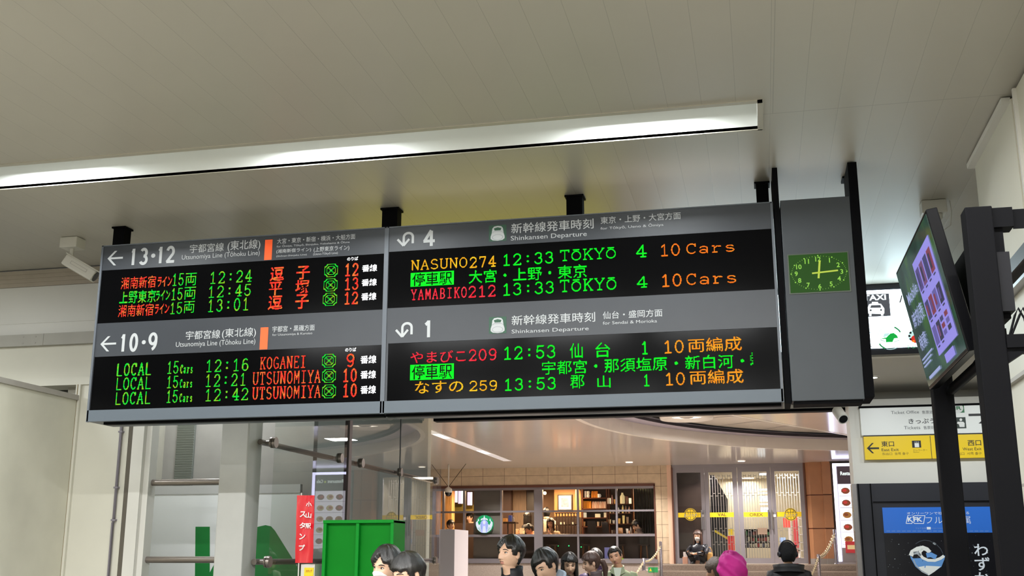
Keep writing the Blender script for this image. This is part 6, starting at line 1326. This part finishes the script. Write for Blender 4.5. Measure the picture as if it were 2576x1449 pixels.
    # ---- hair
    if hair:
        hv = []; hs = MB(); nh, mh = nth, nph+8; helm = hair in ('hood',)
        for i in range(mh):
            e = math.pi/2-.002 - (math.pi/2+math.radians(58))*i/(mh-1)
            for j in range(nh):
                az = (2*math.pi*j/nh+math.pi) % (2*math.pi)-math.pi; aa = abs(math.degrees(az)); p = head_pt(az, e); pf_ = min(1, math.cos(e)*1.6); n0 = noise.noise(Vector((math.cos(az)*3.2, math.sin(az)*3.2, H*9)))*pf_; n1 = (noise.noise(Vector((az*13, e*2.2, H*5)))+.5*noise.noise(Vector((az*27, e*3, H))))*pf_
                side_low = -.012 if aa < 80 else (.012 if aa < 102 else -.07); low = side_low
                if aa < 62:
                    low = .040 + .014*n0 + .010*n1
                    if hair == 'parted': low = .034 + .045*g1(math.degrees(az), 8, 14) + .010*n0
                    if hair == 'swept': low = .030 + .03*sstep(-30, 40, math.degrees(az)) + .010*n0
                    if hair == 'cropped': low = .058 + .012*n0
                    if hair in ('long', 'bob', 'bun', 'pony'): low = .045+.016*n0
                    low = low*(1-sstep(48, 62, aa)) + side_low*sstep(48, 62, aa)
                elif 80 <= aa < 102: low = -.012 + .026*sstep(80, 86, aa)
                elif aa >= 102: low = .012 - .085*sstep(100, 116, aa)
                if hair in ('long', 'bob') and aa > 55: low = -.12
                th = .022*sstep(-.05, .05, p.z) + .008; th *= {'cropped': .62, 'parted': 1.15, 'swept': 1.1}.get(hair, 1.0)
                if aa < 62: th = max(th*.8, .012)
                m = sstep(low-.003, low+.004, p.z); off = -.012 + (th+.012+.0055*n1+.005*n0)*m
                hv.append(toh(p + p.normalized()*off + Vector((0, 0, .004*m))))
        for i in range(mh-1):
            for j in range(nh): hs.f.append((i*nh+j, i*nh+(j+1) % nh, (i+1)*nh+(j+1) % nh, (i+1)*nh+j)); hs.m.append(0); hs.sm.append(True)
        hs.v = [tuple(v) for v in hv]
        if hair in ('long', 'bob'):
            L = .36 if hair == 'long' else .16
            for a in range(58, 303, 7):
                az = math.radians(a); p0 = head_pt(az, math.radians(18))*1.10; p1 = head_pt(az, math.radians(-22))*1.16; w_ = .5+.5*random.random()
                q0 = toh(p0); q1 = toh(p1); q2 = toh(Vector((p1.x*1.08, p1.y*.98-.005, -.09-L*.45))); q3 = toh(Vector((p1.x*1.02+.01*w_, p1.y*.95, -.09-L*(.85+.15*w_))))
                q2.z = min(q2.z, q1.z-.02)
                hs.tube([q0, q1, q2, q3], [.015, .020, .017, .004], 7)
        if hair == 'pony':
            q = [toh(Vector(v)) for v in ((0, -.10, .02), (0, -.15, -.01), (.005, -.17, -.09), (.0, -.15, -.18), (0, -.13, -.25)) ]; hs.tube(q, [.022, .036, .038, .026, .006], 12)
        if hair == 'bun': hs.ball(toh(Vector((0, -.09, .10))), .042, n=14)
        hs.build('hair', hair_mat, root)
    # ---- clothes
    Mj = mat('cloth_' + jacket.strip('#') + '_%d' % int(jrough*100), jacket, jrough, var=.12, scale=9, bump=jbump)
    jm = MB(); rings = [(.068, .070, .035), (.078, .078, .012), (.118, .088, -.010), (.165, .098, -.036), (.198, .108, -.07), (.214, .118, -.12), (.212, .128, -.2), (.205, .13, -.32), (.205, .132, -.46), (.212, .138, -.60)]
    if pose == 'sit': rings = rings[:-1] + [(.2, .15, -.54)]
    if pose == 'squat': rings = [(a_*.9, b_*(1.0+.35*max(0, -c_-.05)), c_*(.62 if c_ < 0 else 1)) for a_, b_, c_ in rings]
    nj = 40; jv = []
    for hw, hd, z in rings:
        for j in range(nj):
            a = 2*math.pi*j/nj; ca, sa = math.cos(a), math.sin(a); ex = .72 if z < -.03 else .95
            q = Vector((-math.copysign(abs(sa)**ex, sa)*hw*(bulk if z < 0 else 1), -.012 + math.copysign(abs(ca)**ex, ca)*hd*(bulk if z < 0 else 1), z))
            q *= 1+.018*noise.noise(Vector((q.x*14+H*7, q.y*14, q.z*9))) if z < -.02 else 1
            jv.append(tob(q))
    for i in range(len(rings)-1):
        for j in range(nj): jm.f.append((i*nj+j, i*nj+(j+1) % nj, (i+1)*nj+(j+1) % nj, (i+1)*nj+j)); jm.m.append(0); jm.sm.append(True)
    jm.v = [tuple(v) for v in jv]
    for sd in (-1, 1):
        A = arms[sd]; s0 = tob((.135*sd, -.012, -.062))
        fine = [s0]; 
        for i in range(len(A)-1): fine += [A[i].lerp(A[i+1], t) for t in (0, .33, .66)]
        fine.append(A[-1].lerp(A[-2], .12)); nf = len(fine); rr_ = [(.060, .078, .074, .068, .062, .060, .058, .055, .052, .048, .046, .044, .042, .042, .042)[min(i, 14)]*bulk*(1+.05*math.sin(i*2.3)) for i in range(nf)]
        jm.tube(fine, rr_, 16)
    jk = jm.build('jacket', Mj, root)
    def collar_ring(r0, h, thick, m, name, z=.0, tilt=.0, open_=25):
        cm = MB(); n_ = 36; pts_o, pts_i = [], []
        for lvl, (rr2, zz) in enumerate(((r0*1.12, z), (r0*1.05, z+h*.5), (r0*1.10, z+h), (r0*1.10-thick, z+h*.98), (r0*.98-thick, z+h*.4), (r0*.95-thick, z))):
            for j in range(n_+1):
                a = math.radians(open_+(360-2*open_)*j/n_); pts_o.append(tob((-rr2*math.sin(a), -.014+rr2*1.03*math.cos(a), zz+tilt*math.cos(a))))
        W_n = n_+1; cm.raw(pts_o, [(i*W_n+j, i*W_n+j+1, (i+1)*W_n+j+1, (i+1)*W_n+j) for i in range(5) for j in range(n_)], 0, True); return cm.build(name, m, root)
    if collar == 'stand': collar_ring(.078, .075, .012, Mj, 'collar', 0.0, -.012)
    elif collar == 'shirt':
        collar_ring(.072, .045, .008, Mj, 'collar', .005, -.02, 32)
        cm = MB()
        for sd in (-1, 1): cm.prism([tob((.022*sd, .085, .02)), tob((.075*sd, .06, .035)), tob((.095*sd, .085, -.03)), tob((.04*sd, .115, -.055))], Rb @ Vector((0, -.008, 0)))
        cm.build('collar_points', Mj, root)
    elif collar == 'hood' or collar == 'hood_light':
        hm = Mj if collar == 'hood' else mat('hood_pale_blue', '#b9c9dc', .75, bump=.3, scale=12)
        collar_ring(.105, .105, .03, hm, 'hood', -.02, -.05, 14); cm = MB(); cm.ball(tob((0, -.115, .0)), .10, .055, .075, 18); cm.build('hood_back', hm, root)
    elif collar == 'fleece':
        collar_ring(.12, .11, .035, mat('cream_fleece', '#ddd6bf', .95, bump=.9, scale=60), 'fleece_collar', -.015, -.035, 20)
    elif collar == 'wide': collar_ring(.165, .085, .035, Mj, 'collar', -.045, -.02, 6)
    Mt = mat('cloth_' + trousers.strip('#') + '_t', trousers, .75, var=.1, scale=8, bump=.2); tm = MB()
    for sd in (-1, 1): tm.tube(legs[sd], [.105, .075, .062], 14)
    hip = (legs[-1][0]+legs[1][0])/2; tm.ball(hip, .17, .14, .12, 16); tm.build('trousers', Mt, root)
    for sd in (-1, 1):
        a = legs[sd][-1]; fw = Rb @ Vector((0, 1, 0)); MB().tube([a-fw*.06+Vector((0, 0, -.03)), a-fw*.03+Vector((0, 0, -.03)), a+fw*.08+Vector((0, 0, -.038)), a+fw*.17+Vector((0, 0, -.048)), a+fw*.2+Vector((0, 0, -.05))], [.028, .04, .038, .03, .012], 12).build('shoe', mat('shoe_' + shoes.strip('#'), shoes, .5), root)
    # ---- extras
    def shell(name, m, lowf, off, lim):
        hm = MB(); n1_, n2_ = 48, 40; vv = []
        for i in range(n2_):
            e = math.radians(88-150*i/(n2_-1))
            for j in range(n1_):
                az = (2*math.pi*j/n1_+math.pi) % (2*math.pi)-math.pi; p = head_pt(az, e); mm = lowf(math.degrees(az), p); vv.append(toh(p + p.normalized()*(-.012+(off+.012)*mm)))
        hm.raw(vv, [(i*n1_+j, i*n1_+(j+1) % n1_, (i+1)*n1_+(j+1) % n1_, (i+1)*n1_+j) for i in range(n2_-1) for j in range(n1_)], 0, True); return hm.build(name, m, root)
    for ex in extras:
        if ex == 'mask':
            shell('face_mask', mat('mask_white', '#e2e0de', .7, bump=.2, scale=30), lambda az, p: sstep(78, 70, abs(az))*sstep(-.008, -.016, p.z+.00012*az*az*.12)*sstep(-.118, -.110, p.z), .010, 0)
            for sd in (-1, 1): MB().tube([toh(head_pt(sd*-math.radians(d), math.radians(el_))*1.03) for d, el_ in ((66, -14), (80, -6), (94, 0))], .0018, 5).build('mask_strap', MATS['mask_white'], root)
        elif ex == 'beanie':
            shell('beanie', mat('beanie_black', '#0d0d10', .9, bump=.8, scale=70), lambda az, p: sstep(-.045, -.03, p.z + (.045 if abs(az) > 100 else .0 if abs(az) > 60 else -.065)), .020, 0)
        elif ex == 'headphones':
            hpm = mat('headphone_dark', '#26262e', .3); MB().tube([toh(Vector((.107*math.cos(t), -.01, .015+.137*math.sin(t)))) for t in [math.pi*i/14 for i in range(15)]], .0085, 8).build('headband', hpm, root)
            for sd in (-1, 1): MB().tube([toh(Vector((x*sd, -.008, -.005))) for x in (.088, .098, .112, .118)], [.032, .037, .036, .024], 16).build('ear_cup', hpm, root)
        elif ex == 'scarf':
            ms = mat('magenta_scarf', '#d92f9a', .75, var=.12, scale=7, bump=.5)
            hm = MB(); n1_, n2_ = 60, 44; vv = []
            for i in range(n2_):
                t = i/(n2_-1)
                for j in range(n1_):
                    az = (2*math.pi*j/n1_+math.pi) % (2*math.pi)-math.pi; aa = abs(az)
                    if t < .6:
                        e = math.radians(88-118*t/.6); p = head_pt(az, e); open_ = sstep(math.radians(58), math.radians(48), aa)*sstep(.075, .055, p.z)
                        fold = .008*math.sin(az*6+e*7)+.007*noise.noise(Vector((az*3, e*4, 2)))
                        q = toh(p + p.normalized()*((.026+fold)*(1-open_)-.012*open_))
                    else:
                        s2 = (t-.6)/.4; r_ = .100+.20*s2**1.1; z = -.085-.22*s2; fold = .018*math.sin(az*3+s2*10)*s2
                        p = Vector((-(r_+fold)*math.sin(az), -.012+(r_*.74+fold)*math.cos(az), z)); q = toh(p).lerp(hx+Rb @ p, min(1, .3+s2))
                    vv.append(q)
            hm.raw(vv, [(i*n1_+j, i*n1_+(j+1) % n1_, (i+1)*n1_+(j+1) % n1_, (i+1)*n1_+j) for i in range(n2_-1) for j in range(n1_)], 0, True); hm.build('headscarf', ms, root)
            fm = MB()
            for q in range(4):
                z = -.10-.045*q; fm.tube([hx + Rb @ Vector(((.115+.03*q)*math.sin(a), (.085+.026*q)*math.cos(a)-.01, z+.05*math.sin(a+.6))) for a in [2*math.pi*i/18 for i in range(19)]], [.020+.006*math.sin(i*1.3+q) for i in range(19)], 9)
            fm.build('scarf_wrap', ms, root)
        elif ex == 'earring': MB().ball(toh(Vector((-.082, -.004, -.045))), .009, n=10).build('earring', glow('earring_green', '#b8e83a', .7), root)
        elif ex == 'strap':
            pts = [tob((.09, .02, .005)), tob((.06, .125, -.08)), tob((-.02, .155, -.25)), tob((-.14, .15, -.45))]; sm = MB()
            for a, b2 in zip(pts, pts[1:]):
                u = (b2-a).normalized().cross(Rb @ Vector((0, 1, 0))).normalized()*.014; sm.face([a-u, b2-u, b2+u, a+u]); o = Rb @ Vector((0, .006, 0)); sm.face([a+u+o, b2+u+o, b2-u+o, a-u+o])
            sm.build('bag_strap', M_blk, root)
        elif ex == 'inner_tee':
            MB().prism([tob((-.05, .088, .03)), tob((.05, .088, .03)), tob((.035, .125, -.06)), tob((0, .14, -.11)), tob((-.035, .125, -.06))], Rb @ Vector((0, .006, 0))).build('t_shirt', mat('tee_pale', '#cfd6c4', .8), root)
        elif ex == 'green_tee':
            MB().tube([tob((.078*math.sin(a), .005+.078*math.cos(a), .02-.02*math.cos(a))) for a in [2*math.pi*i/20 for i in range(21)]], .016, 8).build('t_shirt', mat('tee_lime', '#8fb83a', .8), root)
        elif ex == 'shawl':
            MB().tube([tob((.10*math.sin(a), .0+.10*math.cos(a), .0+.01*math.sin(3*a))) for a in [2*math.pi*i/22 for i in range(23)]], .04, 10).build('scarf', mat('grey_scarf', '#4a4a50', .9, bump=.6, scale=40), root)
    return root
def hp(px, py_top, py_chin, Y, sc=1.0):
    """centre of a head whose crown and chin show at the given pixels, standing at depth Y"""
    a, b = P(px, py_top, Y=Y), P(px, py_chin, Y=Y); return ((a.x+b.x)/2, Y, a.z-.148*sc), a
def standing(px, top, Y, label, **kw):
    sc = kw.get('sc', 1.0); a = P(px, top, Y=Y); c = (a.x, Y, a.z-.145*sc); H = a.z
    return person(label, (a.x, Y), 0.0, c, H=H, **kw)
standing(974, 1371, 7.75, 'young man in a white face mask with parted black hair before the green cabinet', yaw=24, pitch=-8, roll=-6, hair='parted', jacket='#6a6a6c', collar='stand', extras=('mask',), sc=1.02)
standing(1036, 1386, 7.05, 'black-haired man facing left in a denim jacket with cream fleece collar', yaw=38, pitch=-12, hair='short', jacket='#5a7696', collar='fleece', body_yaw=30, smile=.3, sc=1.02)
standing(1282, 1347, 8.6, 'tall young man with parted black hair in a high-collared black jacket', yaw=34, pitch=6, hair='parted', jacket='#16161c', collar='stand', body_yaw=22, bulk=1.08, sc=1.0)
standing(1386, 1374, 9.4, 'man with wavy black hair looking down, in a pale blue hooded top', yaw=36, pitch=-24, roll=6, hair='swept', jacket='#8fa2b4', collar='hood_light', body_yaw=10, pose='phone', extras=('green_tee',), sc=1.04)
standing(1362, 1390, 10.5, 'person in a dark quilted jacket mostly hidden behind the man looking down', yaw=170, hair='short', face=False, jacket='#26282a', collar='stand', jbump=.8, extras=('shawl',))
standing(1432, 1388, 13.2, 'dark-haired woman facing the viewer behind the man in the pale blue hood', yaw=-14, pitch=-12, hair='bob', jacket='#3a3a40', collar='shirt', pose='phone', extras=('shawl',), bulk=.92)
standing(1490, 1386, 13.9, 'woman with a brown ponytail facing left in a grey-brown jacket', yaw=64, pitch=-10, hair='pony', hair_mat=M_hairb, jacket='#5a4c4c', collar='stand', body_yaw=60, bulk=.94)
standing(1497, 1379, 15.3, 'person with dark hair standing behind the woman with the ponytail', yaw=150, hair='short', face=False, jacket='#3b2a52', collar='stand')
standing(1553, 1371, 14.3, 'smiling man in a pale green jacket with a black bag strap', yaw=6, pitch=-4, roll=14, hair='cropped', jacket='#9aa583', collar='shirt', smile=1.0, body_yaw=-4, skin=M_skin2, extras=('strap', 'inner_tee', 'earring'), sc=.98)
standing(1843, 1385, 10.6, 'person in a bright magenta headscarf seen from behind', yaw=140, pitch=-10, hair=None, face=False, jacket='#241c22', collar='stand', body_yaw=160, extras=('scarf',), sc=1.2)
standing(1802, 1401, 11.9, 'grey-haired person just behind the magenta headscarf', yaw=120, pitch=-6, hair='short', hair_mat=M_hairg, jacket='#2a2426', collar='stand', skin=M_skin2)
standing(1980, 1361, 13.6, 'person in a black beanie, headphones and wide-collared black jacket seen from behind', yaw=160, hair=None, face=False, jacket='#121216', collar='wide', body_yaw=180, bulk=1.1, extras=('beanie', 'headphones'), jbump=.4)
# crouching woman at the top of the steps
a = P(1755, 1333, Y=26.45); person('crouching woman in a white mask and black puffer jacket by the leftmost glass door', (a.x, 26.45), ZF, (a.x, 26.45, a.z-.145), 12, -6, hair='long', hair_mat=M_hairb, jacket='#1c1e26', jrough=.32, trousers='#1b1a1c', shoes='#0d0d0d', collar='stand', pose='squat', res=(40, 30), extras=('mask',), bulk=.95, jbump=.9, H=.9)
t = thing('handbag', 'tan handbag on the top step beside the crouching woman', 'bag', (a.x+.28, 26.4, ZF)); p = P(1783, 1400, Y=26.4)
MB().bbox(p.x-.04, 26.35, ZF, p.x+.09, 26.45, ZF+.26, .03).build('body', mat('tan_leather', '#c89a5a', .5), t); MB().tube([(p.x+.025+.05*math.cos(q), 26.4, ZF+.25+.12*math.sin(q)) for q in [math.pi*i/8 for i in range(9)]], .008, 6).build('handle', mat('tan_leather', '#c89a5a', .5), t)
t = thing('shopping_bag', 'beige paper bag on the step left of the crouching woman', 'bag', (a.x-.3, 26.4, ZF)); p = P(1724, 1410, Y=26.4)
MB().bbox(p.x-.06, 26.36, ZF, p.x+.06, 26.44, ZF+.16, .006).build('body', mat('beige_bag', '#c99a84', .6), t); MB().box(p.x-.04, 26.37, ZF+.16, p.x+.05, 26.43, ZF+.27).build('bag_top', mat('bag_pale', '#d8d0cc', .6), t)
# people in the cafe
def cafe(px, top, Y, label, **kw):
    a = P(px, top, Y=Y); return person(label, (a.x, Y), ZF, (a.x, Y, a.z-.145), H=1.5, pose='sit', res=(40, 30), **kw)
cafe(1385, 1302, FY+1.12, 'woman in a beige coat sipping at the cafe window counter', yaw=0, pitch=-6, hair='bob', jacket='#a58a6a', collar='hood')
cafe(1606, 1305, FY+1.0, 'person in a grey-brown coat leaning over the right end of the cafe counter', yaw=70, pitch=-30, hair='short', jacket='#5a4a42', collar='stand', body_yaw=60, lean=(0, .2))
cafe(1134, 1307, FY+1.2, 'dark-haired customer in white at the left end of the cafe', yaw=-60, hair='short', jacket='#f0e6d8', collar='stand')
cafe(1336, 1316, FY+1.15, 'person in a peach top bending over the counter left of the wide mullion', yaw=60, pitch=-20, hair='short', jacket='#e8a880', collar='hood', body_yaw=-20, skin=M_skin2)
def barista(px, top, Y, label, **kw):
    a = P(px, top, Y=Y); return person(label, (a.x, Y), ZF, (a.x, Y, a.z-.145), H=max(1.4, a.z-ZF), res=(40, 30), **kw)
barista(1375, 1276, FY+1.75, 'cafe worker in a black cap standing behind the woman in the beige coat', yaw=170, hair='short', face=False, jacket='#d8c8b0', collar='shirt', extras=('beanie',))
barista(1326, 1288, FY+2.3, 'long-haired person in black standing inside the cafe left of the wide mullion', yaw=110, hair='long', face=False, jacket='#1a1618', collar='stand')
barista(1182, 1289, FY+2.9, 'cafe worker behind the service counter under the menu screens', yaw=30, hair='short', jacket='#e0c8a8', collar='shirt')
# ================================================================== things of a single mesh carry their own name and label
for o in list(COL.objects):
    if o.type == 'EMPTY' and 'label' in o and len(o.children) == 1 and not o.children[0].children:
        c = o.children[0]; loc = o.location.copy(); nm = o.name.split('.')[0]
        c.parent = None; c.matrix_parent_inverse = Matrix.Identity(4); c.data.transform(Matrix.Translation(-loc)); c.location = loc
        for k in ('label', 'category', 'group'):
            if k in o: c[k] = o[k]
        bpy.data.objects.remove(o); c.name = nm
